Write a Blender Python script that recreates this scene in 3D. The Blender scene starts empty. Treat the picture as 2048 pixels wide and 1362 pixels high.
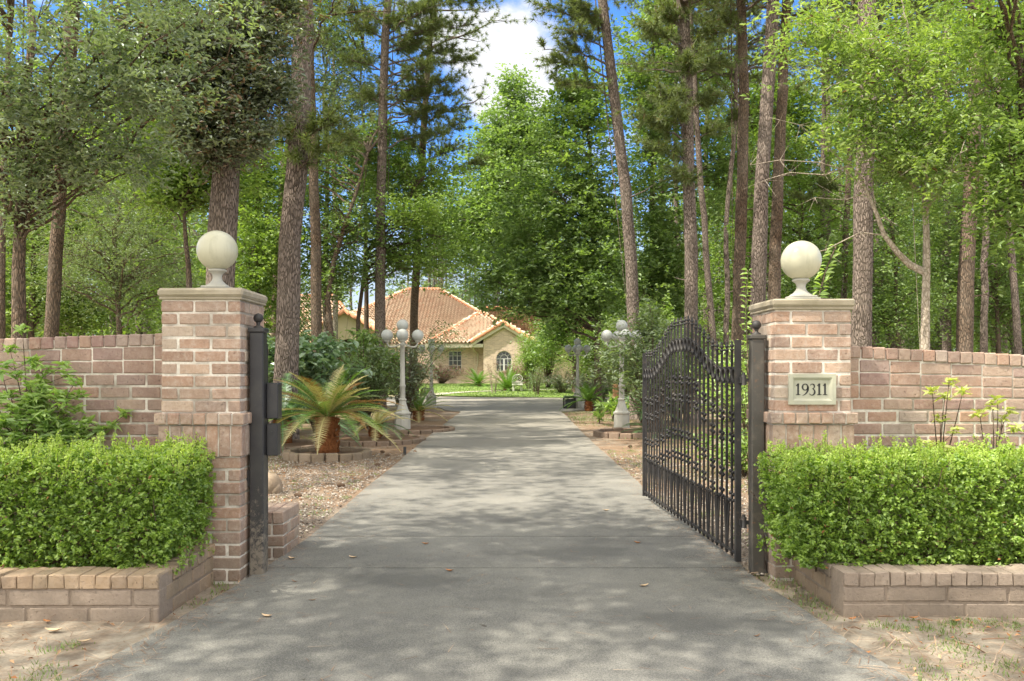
import bpy, math, random
import numpy as np
from mathutils import Vector, Matrix
R = math.radians
sc = bpy.context.scene
# ---------------------------------------------------------------- camera
CAMZ = 1.33; FPX = 1700.0; HZ = 740.0          # camera height, focal length and horizon in photo pixels
cam = bpy.data.cameras.new('camera'); co = bpy.data.objects.new('camera', cam)
sc.collection.objects.link(co); sc.camera = co
co.location = (0, 0, CAMZ); co.rotation_euler = (R(90), 0, 0)
cam.sensor_width = 36; cam.lens = 36*FPX/2048; cam.shift_y = (HZ-681)/2048
cam.clip_start = 0.05; cam.clip_end = 3000
# ---------------------------------------------------------------- light
SUN = Vector((-0.50, -0.24, 0.83)).normalized()   # towards the sun
elev = math.asin(SUN.z); azim = math.atan2(SUN.x, SUN.y)
w = bpy.data.worlds.new('World'); sc.world = w; w.use_nodes = True
nt = w.node_tree; nt.nodes.clear()
def WN(t, **k):
    n = nt.nodes.new(t)
    for a, b in k.items(): setattr(n, a, b)
    return n
sky = WN('ShaderNodeTexSky', sky_type='NISHITA', sun_disc=False, sun_elevation=elev, sun_rotation=azim)
sky.ozone_density = 2.0; sky.air_density = 1.0; sky.dust_density = 0.3
tc = WN('ShaderNodeTexCoord'); mp = WN('ShaderNodeMapping'); mp.inputs['Scale'].default_value = (1, 1, 1.7)
nz = WN('ShaderNodeTexNoise'); nz.inputs['Scale'].default_value = 4.3; nz.inputs['Detail'].default_value = 9; nz.inputs['Roughness'].default_value = .58
rp = WN('ShaderNodeValToRGB'); rp.color_ramp.elements[0].position = .50; rp.color_ramp.elements[1].position = .60
# one big cumulus where the photograph shows it
cd = Vector(((1000-1024)/FPX, 1, (HZ-110)/FPX)).normalized()
vd = WN('ShaderNodeVectorMath', operation='DISTANCE'); vd.inputs[1].default_value = cd
ma = WN('ShaderNodeMapRange'); ma.inputs[1].default_value = .03; ma.inputs[2].default_value = .10; ma.inputs[3].default_value = .12; ma.inputs[4].default_value = -.07
ad = WN('ShaderNodeMath', operation='ADD')
mx = WN('ShaderNodeMix', data_type='RGBA')
dt = WN('ShaderNodeVectorMath', operation='DOT_PRODUCT'); dt.inputs[1].default_value = Vector((-.35, -.75, .75)).normalized()
cv = WN('ShaderNodeMapRange'); cv.inputs[1].default_value = -.25; cv.inputs[2].default_value = .45; cv.inputs[3].default_value = 0; cv.inputs[4].default_value = 1  # unseen bright cloud added overhead and behind the camera to lift ambient light
cb = WN('ShaderNodeMix', data_type='RGBA'); cb.inputs['A'].default_value = (3.4, 3.45, 3.6, 1); cb.inputs['B'].default_value = (8.8, 8.3, 7.4, 1)
ad2 = WN('ShaderNodeMath', operation='MULTIPLY_ADD'); ad2.inputs[1].default_value = .21
tint = WN('ShaderNodeMix', data_type='RGBA', blend_type='MULTIPLY'); tint.inputs[0].default_value = 1; tint.inputs['B'].default_value = (.36, .63, 1.0, 1)
bg = WN('ShaderNodeBackground'); bg.inputs[1].default_value = 0.15
out = WN('ShaderNodeOutputWorld')
L = nt.links.new
L(tc.outputs['Generated'], mp.inputs[0]); L(mp.outputs[0], nz.inputs[0]); L(tc.outputs['Generated'], vd.inputs[0])
L(vd.outputs['Value'], ma.inputs[0]); L(nz.outputs[0], ad.inputs[0]); L(ma.outputs[0], ad.inputs[1]); L(tc.outputs['Generated'], dt.inputs[0]); L(dt.outputs['Value'], cv.inputs[0]); L(cv.outputs[0], cb.inputs[0]); L(cb.outputs['Result'], mx.inputs['B'])
L(cv.outputs[0], ad2.inputs[0]); L(ad.outputs[0], ad2.inputs[2]); L(ad2.outputs[0], rp.inputs[0])
hs = WN('ShaderNodeSeparateXYZ'); L(tc.outputs['Generated'], hs.inputs[0]); hr = WN('ShaderNodeMapRange'); hr.interpolation_type = 'SMOOTHSTEP'
hr.inputs[1].default_value = .05; hr.inputs[2].default_value = .27; hr.inputs[3].default_value = .92; hr.inputs[4].default_value = 0; L(hs.outputs[2], hr.inputs[0])
hm = WN('ShaderNodeMix', data_type='RGBA'); hm.inputs['B'].default_value = (2.7, 2.95, 3.2, 1); L(hr.outputs[0], hm.inputs[0])   # pale humid air low over the horizon
L(sky.outputs[0], tint.inputs['A']); L(tint.outputs['Result'], hm.inputs['A']); L(hm.outputs['Result'], mx.inputs['A']); L(rp.outputs[0], mx.inputs[0])
L(mx.outputs['Result'], bg.inputs[0]); L(bg.outputs[0], out.inputs[0])
sl = bpy.data.lights.new('sun', 'SUN'); so = bpy.data.objects.new('sun', sl); sc.collection.objects.link(so)
sl.energy = 4.3; sl.angle = R(0.53); sl.color = (1, .92, .78)
so.rotation_euler = SUN.to_track_quat('Z', 'Y').to_euler(); so.location = (-20, 0, 40)
sc.view_settings.view_transform = 'Standard'; sc.view_settings.look = 'None'
sc.view_settings.gamma = 1; sc.view_settings.use_curve_mapping = False
sc.view_settings.exposure = 1.08
cy = sc.cycles
cy.max_bounces = 7; cy.diffuse_bounces = 4; cy.glossy_bounces = 2; cy.transmission_bounces = 5; cy.transparent_max_bounces = 4
cy.use_denoising = True; cy.use_adaptive_sampling = True; cy.adaptive_threshold = 0.02
cy.sample_clamp_indirect = 4; cy.caustics_reflective = False; cy.caustics_refractive = False

# ---------------------------------------------------------------- materials
MAT = {}
def newmat(name):
    m = bpy.data.materials.new(name); m.use_nodes = True; MAT[name] = m
    t = m.node_tree; t.nodes.clear(); return m, t
class G:
    def __init__(s, t): s.t = t
    def n(s, typ, **k):
        n = s.t.nodes.new(typ)
        for a, b in k.items(): setattr(n, a, b)
        return n
    def l(s, a, b): s.t.links.new(a, b)
    def coord(s, scale=(1, 1, 1)):
        c = s.n('ShaderNodeTexCoord'); m = s.n('ShaderNodeMapping'); m.inputs['Scale'].default_value = scale
        s.l(c.outputs['Object'], m.inputs[0]); return m.outputs[0]
    def noise(s, scale, vec=None, detail=6, rough=.6):
        n = s.n('ShaderNodeTexNoise'); n.inputs['Scale'].default_value = scale; n.inputs['Detail'].default_value = detail
        n.inputs['Roughness'].default_value = rough
        s.l(vec if vec is not None else s.coord(), n.inputs[0]); return n.outputs[0]
    def ramp(s, fac, stops):
        r = s.n('ShaderNodeValToRGB'); e = r.color_ramp.elements
        while len(e) < len(stops): e.new(0.5)
        for el, (p, c) in zip(e, stops): el.position = p; el.color = (*c, 1) if len(c) == 3 else c
        s.l(fac, r.inputs[0]); return r.outputs[0]
    def mix(s, f, a, b, mode='MIX'):
        m = s.n('ShaderNodeMix', data_type='RGBA', blend_type=mode)
        for v, i in ((f, 0), (a, 'A'), (b, 'B')):
            if isinstance(v, (int, float)): m.inputs[i].default_value = v
            elif isinstance(v, tuple): m.inputs[i].default_value = (*v, 1)
            else: s.l(v, m.inputs[i])
        return m.outputs['Result']
    def maprange(s, v, a, b, c=0, d=1, smooth=False):
        m = s.n('ShaderNodeMapRange'); 
        if smooth: m.interpolation_type = 'SMOOTHSTEP'
        for i, x in enumerate((a, b, c, d)): m.inputs[i+1].default_value = x
        s.l(v, m.inputs[0]); return m.outputs[0]
    def math(s, op, a, b):
        m = s.n('ShaderNodeMath', operation=op)
        for i, v in enumerate((a, b)):
            if isinstance(v, (int, float)): m.inputs[i].default_value = v
            else: s.l(v, m.inputs[i])
        return m.outputs[0]
    def bump(s, h, strength=.5, dist=.01):
        b = s.n('ShaderNodeBump'); b.inputs['Strength'].default_value = strength; b.inputs['Distance'].default_value = dist
        s.l(h, b.inputs['Height']); return b.outputs[0]
    def attr(s, name='rnd'):
        a = s.n('ShaderNodeAttribute', attribute_name=name); return a.outputs['Fac']
    def out(s, col, rough=.8, nrm=None, metal=0, spec=.3):
        p = s.n('ShaderNodeBsdfPrincipled'); o = s.n('ShaderNodeOutputMaterial')
        if isinstance(col, tuple): p.inputs['Base Color'].default_value = (*col, 1)
        else: s.l(col, p.inputs['Base Color'])
        if isinstance(rough, (int, float)): p.inputs['Roughness'].default_value = rough
        else: s.l(rough, p.inputs['Roughness'])
        p.inputs['Metallic'].default_value = metal; p.inputs['Specular IOR Level'].default_value = spec
        if nrm is not None: s.l(nrm, p.inputs['Normal'])
        s.l(p.outputs[0], o.inputs[0]); return p
def leafmat(name, dark, light, trans=.4, gloss=.06, brown=0.0, tcol=None):
    m, t = newmat(name); g = G(t)
    r = g.attr()
    stops = [(0.0, dark), (1.0, light)] if brown <= 0 else [(0.0, dark), (1-brown-.001, light), (1-brown, (.16, .085, .03))]
    c = g.ramp(r, stops)
    d = g.n('ShaderNodeBsdfDiffuse'); tr = g.n('ShaderNodeBsdfTranslucent'); gl = g.n('ShaderNodeBsdfGlossy'); gl.inputs['Roughness'].default_value = .52
    gl.inputs['Color'].default_value = (.9, .95, 1, 1)
    tcc = g.mix(1.0, c, tcol or (1.25, 1.35, .45), 'MULTIPLY')
    g.l(c, d.inputs[0]); g.l(tcc, tr.inputs[0])
    a = g.n('ShaderNodeMixShader'); a.inputs[0].default_value = trans; g.l(d.outputs[0], a.inputs[1]); g.l(tr.outputs[0], a.inputs[2])
    b = g.n('ShaderNodeMixShader'); b.inputs[0].default_value = gloss; g.l(a.outputs[0], b.inputs[1]); g.l(gl.outputs[0], b.inputs[2])
    o = g.n('ShaderNodeOutputMaterial'); g.l(b.outputs[0], o.inputs[0])
    return m
leafmat('oak_leaf', (.120, .175, .085), (.270, .350, .180), .4, .10, .02)
leafmat('dark_oak_leaf', (.095, .125, .065), (.215, .255, .135), .4, .10, .08)
leafmat('maple_leaf', (.150, .240, .050), (.310, .430, .120), .45, .04)
leafmat('gum_leaf', (.135, .220, .065), (.275, .385, .130), .45, .05)
leafmat('lime_leaf', (.180, .275, .070), (.345, .440, .150), .5, .04, .008)
leafmat('grey_leaf', (.120, .175, .080), (.250, .320, .160), .4, .05)
leafmat('far_leaf', (.170, .240, .090), (.330, .420, .190), .45, .02)
leafmat('needle', (.110, .150, .050), (.230, .280, .110), .35, .03, .03)
leafmat('box_leaf', (.120, .220, .030), (.300, .440, .070), .4, .05, .004)
leafmat('box_tip', (.360, .500, .090), (.500, .620, .150), .45, .04)
leafmat('young_leaf', (.230, .370, .090), (.430, .560, .190), .45, .05)
leafmat('pale_young_leaf', (.400, .460, .140), (.580, .600, .240), .45, .05)
leafmat('broad_leaf', (.130, .230, .110), (.290, .420, .220), .35, .12)
leafmat('sago_leaf', (.050, .130, .030), (.110, .230, .055), .25, .10)
leafmat('fresh_sago_leaf', (.080, .180, .020), (.180, .320, .050), .35, .06)
leafmat('straw_frond', (.420, .360, .150), (.640, .570, .300), .35, .05)
leafmat('rust_frond', (.260, .130, .030), (.400, .230, .070), .35, .05)
leafmat('grass_blade', (.120, .180, .050), (.230, .300, .100), .35, .03)
leafmat('pink_leaf', (.180, .100, .100), (.330, .210, .190), .35, .04)
def bark(name, c1, c2, c3, scale=9, zs=.28, bump=.9):
    m, t = newmat(name); g = G(t)
    v = g.coord((1, 1, zs)); nzv = g.noise(6, None, 3)
    nw_ = g.n('ShaderNodeTexNoise'); nw_.inputs['Scale'].default_value = 5; g.l(v, nw_.inputs[0]); vec = g.mix(.12, v, nw_.outputs[1], 'ADD')
    vo = g.n('ShaderNodeTexVoronoi', feature='DISTANCE_TO_EDGE'); vo.inputs['Scale'].default_value = scale; g.l(vec, vo.inputs[0])
    crack = g.maprange(vo.outputs[0], 0.0, .22, 0.0, 1, True)
    n2 = g.noise(30, g.coord((1, 1, .4)), 5, .7); n3 = g.noise(1.3, None, 3)
    col = g.mix(crack, c1, g.mix(n2, c2, c3)); col = g.mix(g.maprange(n3, .3, .7, 0, .35), col, (.34, .30, .25))
    h = g.math('ADD', g.math('MULTIPLY', crack, 1.0), g.math('MULTIPLY', n2, .45))
    g.out(col, .95, g.bump(h, bump, .02), spec=.1)
bark('pine_bark', (.050, .036, .030), (.160, .120, .102), (.370, .300, .260), 36, .22)
bark('brown_bark', (.045, .030, .020), (.110, .075, .050), (.250, .170, .118), 36, .22)
bark('grey_bark', (.070, .060, .048), (.170, .145, .120), (.350, .310, .260), 16, .45, .5)
bark('pale_twig', (.25, .21, .16), (.40, .34, .28), (.55, .48, .40), 20, .5, .3)
def mk_brick(name, cols, dirt=(.20, .16, .13), pale=.35):
    m, t = newmat(name); g = G(t)
    r = g.attr(); c = g.ramp(r, [(i/(len(cols)-1), q) for i, q in enumerate(cols)])
    n1 = g.noise(34, None, 8, .75); n2 = g.noise(3.0, None, 4); n3 = g.noise(140, None, 2)
    c = g.mix(g.maprange(n1, .46, .70, 0, pale), c, (.55, .47, .40))
    c = g.mix(g.maprange(n2, .48, .72, 0, .42), c, dirt)
    c = g.mix(g.maprange(n1, .46, .26, 0, .4), c, dirt)
    sz = g.n('ShaderNodeSeparateXYZ'); g.l(g.coord(), sz.inputs[0]); dmp = g.maprange(g.math('ADD', sz.outputs[2], g.math('MULTIPLY', n2, -.5)), -.25, .12, .5, 0); c = g.mix(dmp, c, (.14, .115, .085))
    n4 = g.noise(75, None, 3, .6); pit = g.maprange(n4, .62, .72, 0, 1); c = g.mix(g.math('MULTIPLY', pit, .55), c, (.10, .075, .06))
    h = g.math('ADD', n1, g.math('MULTIPLY', n3, .35)); h = g.math('SUBTRACT', h, g.math('MULTIPLY', pit, .5))
    g.out(c, .9, g.bump(h, .8, .007), spec=.2)
mk_brick('pier_brick', [(.32, .21, .155), (.38, .27, .205), (.40, .30, .235), (.34, .235, .18), (.42, .265, .185), (.48, .40, .32), (.35, .215, .155), (.30, .235, .195)], (.20, .165, .135), .65)
mk_brick('wall_brick', [(.28, .185, .15), (.35, .24, .19), (.38, .285, .225), (.31, .22, .18), (.39, .25, .18), (.29, .185, .165), (.36, .295, .25)], (.20, .145, .13))
mk_brick('planter_brick', [(.32, .245, .165), (.40, .30, .20), (.36, .26, .18), (.43, .31, .20), (.34, .255, .18)], (.22, .18, .14), .3)
mk_brick('rough_brick', [(.29, .235, .19), (.34, .275, .22), (.31, .245, .195), (.35, .285, .23)], (.18, .15, .13), .3)
mk_brick('edging_stone', [(.26, .20, .14), (.34, .26, .18), (.38, .30, .22), (.30, .23, .16)], (.17, .14, .10), .3)
mk_brick('brown_edging', [(.20, .14, .10), (.26, .18, .13), (.23, .16, .12)], (.13, .10, .08), .3)
m, t = newmat('mortar'); g = G(t)
n1 = g.noise(2.6, None, 4); n2 = g.noise(40, None, 4)
c = g.mix(g.maprange(n1, .42, .55, 0, 1), (.32, .285, .24), (.70, .66, .59)); c = g.mix(g.maprange(n2, .4, .7, 0, .35), c, (.20, .17, .14))
g.out(c, .95, g.bump(n2, .6, .004), spec=.1)
def stone(name, c1, c2, dirt, sc_=12, ds=.45):
    m, t = newmat(name); g = G(t)
    n1 = g.noise(sc_, None, 8, .7); n2 = g.noise(2.2, None, 4)
    c = g.mix(n1, c1, c2); c = g.mix(g.maprange(n2, .42, .68, 0, ds), c, dirt)
    g.out(c, .85, g.bump(n1, .5, .005), spec=.25)
stone('cap_stone', (.24, .205, .15), (.46, .41, .32), (.20, .18, .10), 14, .6)
stone('plaque_stone', (.34, .34, .27), (.46, .46, .38), (.30, .30, .16))
stone('cast_stone', (.34, .34, .30), (.46, .45, .40), (.26, .25, .20))
stone('lamp_paint', (.42, .415, .37), (.52, .515, .46), (.25, .24, .20), 8)
m, t = newmat('numeral_black'); g = G(t); g.out((.035, .035, .035), .7)
def globe(name, c1, c2):
    m, t = newmat(name); g = G(t)
    n1 = g.noise(3, g.coord((1, 1, .35)), 5); c = g.mix(n1, c1, c2); n2 = g.noise(26, g.coord((1, 1, .10)), 6, .7); n3 = g.noise(7, None, 7, .7)
    c = g.mix(g.maprange(n2, .50, .72, 0, .35), c, tuple(x*.62 for x in c1)); c = g.mix(g.maprange(n3, .58, .74, 0, .4), c, (c1[0]*.6, c1[1]*.62, c1[2]*.45))
    p = g.out(c, .33, None, spec=.45); p.inputs['Subsurface Weight'].default_value = 0.0
globe('globe_cream', (.43, .42, .30), (.52, .51, .40))
globe('globe_white', (.38, .40, .38), (.47, .49, .46))
m, t = newmat('iron'); g = G(t)
n1 = g.noise(14, None, 8, .75); n2 = g.noise(3, None, 4)
c = g.mix(g.maprange(n1, .55, .75, 0, .8), (.020, .019, .020), (.13, .095, .065)); c = g.mix(g.maprange(n2, .45, .65, 0, .4), c, (.075, .07, .062))
g.out(c, .6, g.bump(n1, .3, .002), spec=.45)
m, t = newmat('painted_steel'); g = G(t)
n1 = g.noise(9, None, 8, .75); n2 = g.noise(28, None, 4)
c = g.mix(g.maprange(n1, .5, .72, 0, .8), (.065, .060, .052), (.15, .13, .10)); c = g.mix(g.maprange(n2, .62, .72, 0, .6), c, (.20, .10, .05))
g.out(c, .5, g.bump(n2, .15, .002), spec=.45)
m, t = newmat('black_steel'); g = G(t)
cz = g.coord(); sx = g.n('ShaderNodeSeparateXYZ'); g.l(cz, sx.inputs[0])
n1 = g.noise(22, None, 8, .8); n2 = g.noise(5, None, 4)
wear = g.math('ADD', n1, g.maprange(sx.outputs[2], .05, .75, .24, 0))
c = g.mix(g.maprange(n2, .4, .7, 0, .6), (.022, .022, .026), (.06, .058, .052)); c = g.mix(g.maprange(wear, .62, .74, 0, .85), c, (.22, .19, .15))
g.out(c, .42, g.bump(wear, .25, .003), spec=.5)
# ground: sand, gravel, pine straw and thin grass by position
m, t = newmat('ground_soil'); g = G(t)
co_ = g.coord(); sx = g.n('ShaderNodeSeparateXYZ'); g.l(co_, sx.inputs[0]); X, Y_ = sx.outputs[0], sx.outputs[1]
nA = g.noise(.9, None, 5); nB = g.noise(5, None, 8, .7); nC = g.noise(60, None, 5, .75); nD = g.noise(160, g.coord((1, .35, 1)), 3)
sand = g.mix(nC, (.27, .24, .19), (.46, .41, .335)); sand = g.mix(g.maprange(nB, .45, .62, 0, .8), sand, (.20, .155, .115)); sand = g.mix(g.maprange(nA, .4, .6, .55, 0), sand, (.25, .20, .15))
vo = g.n('ShaderNodeTexVoronoi'); vo.inputs['Scale'].default_value = 42; g.l(co_, vo.inputs[0])
grav = g.mix(g.ramp(vo.outputs['Color'], [(0, (0, 0, 0)), (1, (1, 1, 1))]), (.15, .12, .095), (.34, .29, .24)); grav = g.mix(g.maprange(vo.outputs[0], .25, .6, 0, .6), grav, (.16, .125, .10))
straw = g.mix(nD, (.15, .10, .065), (.33, .24, .165)); straw = g.mix(g.maprange(nB, .5, .7, 0, .5), straw, (.17, .11, .07))
grass = g.mix(nC, (.085, .125, .035), (.22, .27, .09))
c = sand
mgr = g.math('MULTIPLY', g.maprange(Y_, 5.7, 6.5), g.maprange(g.math('ADD', nA, g.math('MULTIPLY', Y_, -.03)), .05, .22))
c = g.mix(mgr, c, grav)
mst = g.math('MULTIPLY', g.maprange(Y_, 7.5, 9.5), g.maprange(nA, .36, .5)); c = g.mix(mst, c, straw)
mg = g.math('MULTIPLY', g.maprange(g.math('ADD', nB, g.math('MULTIPLY', nA, .6)), .80, .92, 0, .85), g.maprange(g.math('ABSOLUTE', X, 0), 2.6, 4.5)); c = g.mix(mg, c, grass)
far = g.maprange(Y_, 34, 60); c = g.mix(far, c, g.mix(nB, (.13, .13, .06), (.20, .25, .08)))
g.out(c, .95, g.bump(g.math('ADD', nC, nB), .8, .015), spec=.1)
m, t = newmat('lawn_grass'); g = G(t)
n1 = g.noise(1.2, None, 6); n2 = g.noise(26, None, 6, .8)
c = g.mix(n2, (.13, .22, .045), (.30, .42, .11)); c = g.mix(g.maprange(n1, .5, .7, 0, .4), c, (.30, .30, .12)); g.out(c, .95, g.bump(n2, 1, .05), spec=.1)
m, t = newmat('concrete'); g = G(t)
n1 = g.noise(.55, None, 8, .62); n2 = g.noise(4.5, g.coord((1, .6, 1)), 8, .7); n3 = g.noise(150, None, 3, .8); n4 = g.noise(1.4, g.coord((.35, 1.5, 1)), 6)
c = g.mix(g.maprange(n1, .38, .62), (.085, .086, .080), (.165, .163, .146)); c = g.mix(g.maprange(n2, .48, .7, 0, .5), c, (.235, .23, .20))
c = g.mix(g.maprange(n4, .48, .62, 0, .6), c, (.095, .095, .090)); c = g.mix(g.maprange(n3, .42, .62, 0, .35), c, (.40, .39, .35))
c = g.mix(g.maprange(n3, .5, .3, 0, .3), c, (.07, .07, .07))
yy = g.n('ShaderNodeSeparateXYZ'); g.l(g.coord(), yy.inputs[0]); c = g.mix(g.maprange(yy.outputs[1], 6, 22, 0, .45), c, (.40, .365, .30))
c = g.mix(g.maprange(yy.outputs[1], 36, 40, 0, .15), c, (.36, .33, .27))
trk = g.maprange(g.math('ABSOLUTE', g.math('SUBTRACT', g.math('ABSOLUTE', g.math('ADD', yy.outputs[0], .05), 0), .72), 0), .10, .42, .30, 0); c = g.mix(g.math('MULTIPLY', trk, n2), c, (.10, .10, .095))
nb_ = g.noise(.8, g.coord((1, 1.6, 1)), 3, .5); c = g.mix(g.maprange(nb_, .56, .64, 0, .5), c, (.085, .085, .08))
vk = g.n('ShaderNodeTexVoronoi', feature='DISTANCE_TO_EDGE'); vk.inputs['Scale'].default_value = .42; nw2 = g.n('ShaderNodeTexNoise'); nw2.inputs['Scale'].default_value = 1.6; nw2.inputs['Detail'].default_value = 6; g.l(g.coord(), nw2.inputs[0]); g.l(g.mix(.22, g.coord(), nw2.outputs[1], 'ADD'), vk.inputs[0])
c = g.mix(g.maprange(vk.outputs[0], .0, .002, .22, 0), c, (.08, .075, .07))
spk = g.noise(18, None, 2, .5); c = g.mix(g.maprange(spk, .74, .78, 0, .8), c, (.06, .05, .04))
g.out(c, .85, g.bump(n3, .4, .003), spec=.25)
stone('pale_concrete', (.46, .42, .35), (.58, .53, .45), (.40, .35, .28))
stone('mulch', (.07, .045, .03), (.18, .11, .07), (.24, .15, .09), 40)
# house
m, t = newmat('house_brick'); g = G(t)
cc = g.n('ShaderNodeTexCoord'); mpn = g.n('ShaderNodeMapping'); mpn.inputs['Rotation'].default_value = (R(90), 0, 0); g.l(cc.outputs['Object'], mpn.inputs[0])
br = g.n('ShaderNodeTexBrick'); br.inputs['Scale'].default_value = 1; br.inputs['Brick Width'].default_value = .24; br.inputs['Row Height'].default_value = .085
br.inputs['Mortar Size'].default_value = .011; br.inputs['Color1'].default_value = (.66, .50, .39, 1); br.inputs['Color2'].default_value = (.43, .31, .24, 1); br.inputs['Mortar'].default_value = (.64, .56, .47, 1)
g.l(mpn.outputs[0], br.inputs[0]); n1 = g.noise(1.2, None, 5)
g.out(g.mix(g.maprange(n1, .4, .7, 0, .35), br.outputs[0], (.52, .39, .32)), .9)
m, t = newmat('roof_tile'); g = G(t)
c = g.ramp(g.attr(), [(0, (.42, .24, .14)), (.25, (.66, .52, .38)), (.7, (.74, .64, .50)), (1, (.62, .36, .22))]); n1 = g.noise(7, None, 4)
g.out(g.mix(g.maprange(n1, .5, .7, 0, .5), c, (.72, .63, .50)), .8)
m, t = newmat('ridge_tile'); g = G(t); n1 = g.noise(5, None, 4); g.out(g.mix(n1, (.50, .20, .10), (.60, .32, .19)), .8)
m, t = newmat('cream_trim'); g = G(t); n1 = g.noise(2, None, 4); g.out(g.mix(n1, (.52, .47, .36), (.60, .56, .45)), .7)
m, t = newmat('stucco'); g = G(t); n1 = g.noise(2, None, 4); g.out(g.mix(n1, (.50, .41, .29), (.58, .49, .36)), .9)
m, t = newmat('window_glass'); g = G(t); g.out((.035, .045, .05), .12, spec=.7)
m, t = newmat('white_frame'); g = G(t); g.out((.62, .63, .62), .6)
m, t = newmat('white_stone'); g = G(t); n1 = g.noise(9, None, 5); g.out(g.mix(n1, (.55, .54, .50), (.68, .66, .62)), .8)
m, t = newmat('sago_trunk'); g = G(t)
n1 = g.noise(30, None, 6, .8); g.out(g.mix(n1, (.10, .035, .015), (.36, .15, .06)), .95, g.bump(n1, 1, .02), spec=.1)
m, t = newmat('pebble'); g = G(t); g.out(g.ramp(g.attr(), [(0, (.12, .095, .075)), (.5, (.25, .215, .175)), (1, (.46, .42, .37))]), .85)
m, t = newmat('straw_needle'); g = G(t); g.out(g.ramp(g.attr(), [(0, (.16, .09, .055)), (.6, (.33, .21, .13)), (1, (.46, .36, .26))]), .9)
m, t = newmat('dry_leaf'); g = G(t); g.out(g.ramp(g.attr(), [(0, (.16, .08, .04)), (.5, (.40, .18, .07)), (1, (.52, .40, .26))]), .85)
m, t = newmat('pine_cone'); g = G(t); n1 = g.noise(40); g.out(g.mix(n1, (.07, .045, .03), (.22, .15, .10)), .9)
m, t = newmat('weathered_wood'); g = G(t); n1 = g.noise(12, g.coord((1, 1, .15)), 6); g.out(g.mix(n1, (.20, .11, .05), (.36, .22, .12)), .9)

# ---------------------------------------------------------------- mesh helpers
OFF = {}
def P(px, py, Y): return Vector(((px-1024)/FPX*Y, Y, CAMZ+(HZ-py)/FPX*Y))
def sstep(a, b, x):
    t_ = np.clip((x-a)/(b-a), 0, 1); return t_*t_*(3-2*t_)
def gz(x, y): return float(.42*sstep(38, 56, np.array(y)))
def link(o, parent=None, off=(0, 0, 0)):
    sc.collection.objects.link(o)
    if parent is not None: o.parent = parent
    OFF[o.name] = Vector(off); return o
def tag(o, label=None, cat=None, group=None, kind=None):
    if label: o['label'] = label
    if cat: o['category'] = cat
    if group: o['group'] = group
    if kind: o['kind'] = kind
    return o
def empty(name, loc, label=None, cat=None, group=None):
    o = bpy.data.objects.new(name, None); o.location = loc; o.empty_display_size = .2
    link(o, None, loc); return tag(o, label, cat, group)
def copy_tree(o, parent=None):
    c_ = o.copy(); sc.collection.objects.link(c_); OFF[c_.name] = OFF.get(o.name, Vector())
    if parent is not None: c_.parent = parent
    for ch in list(o.children): copy_tree(ch, c_)
    return c_
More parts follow.
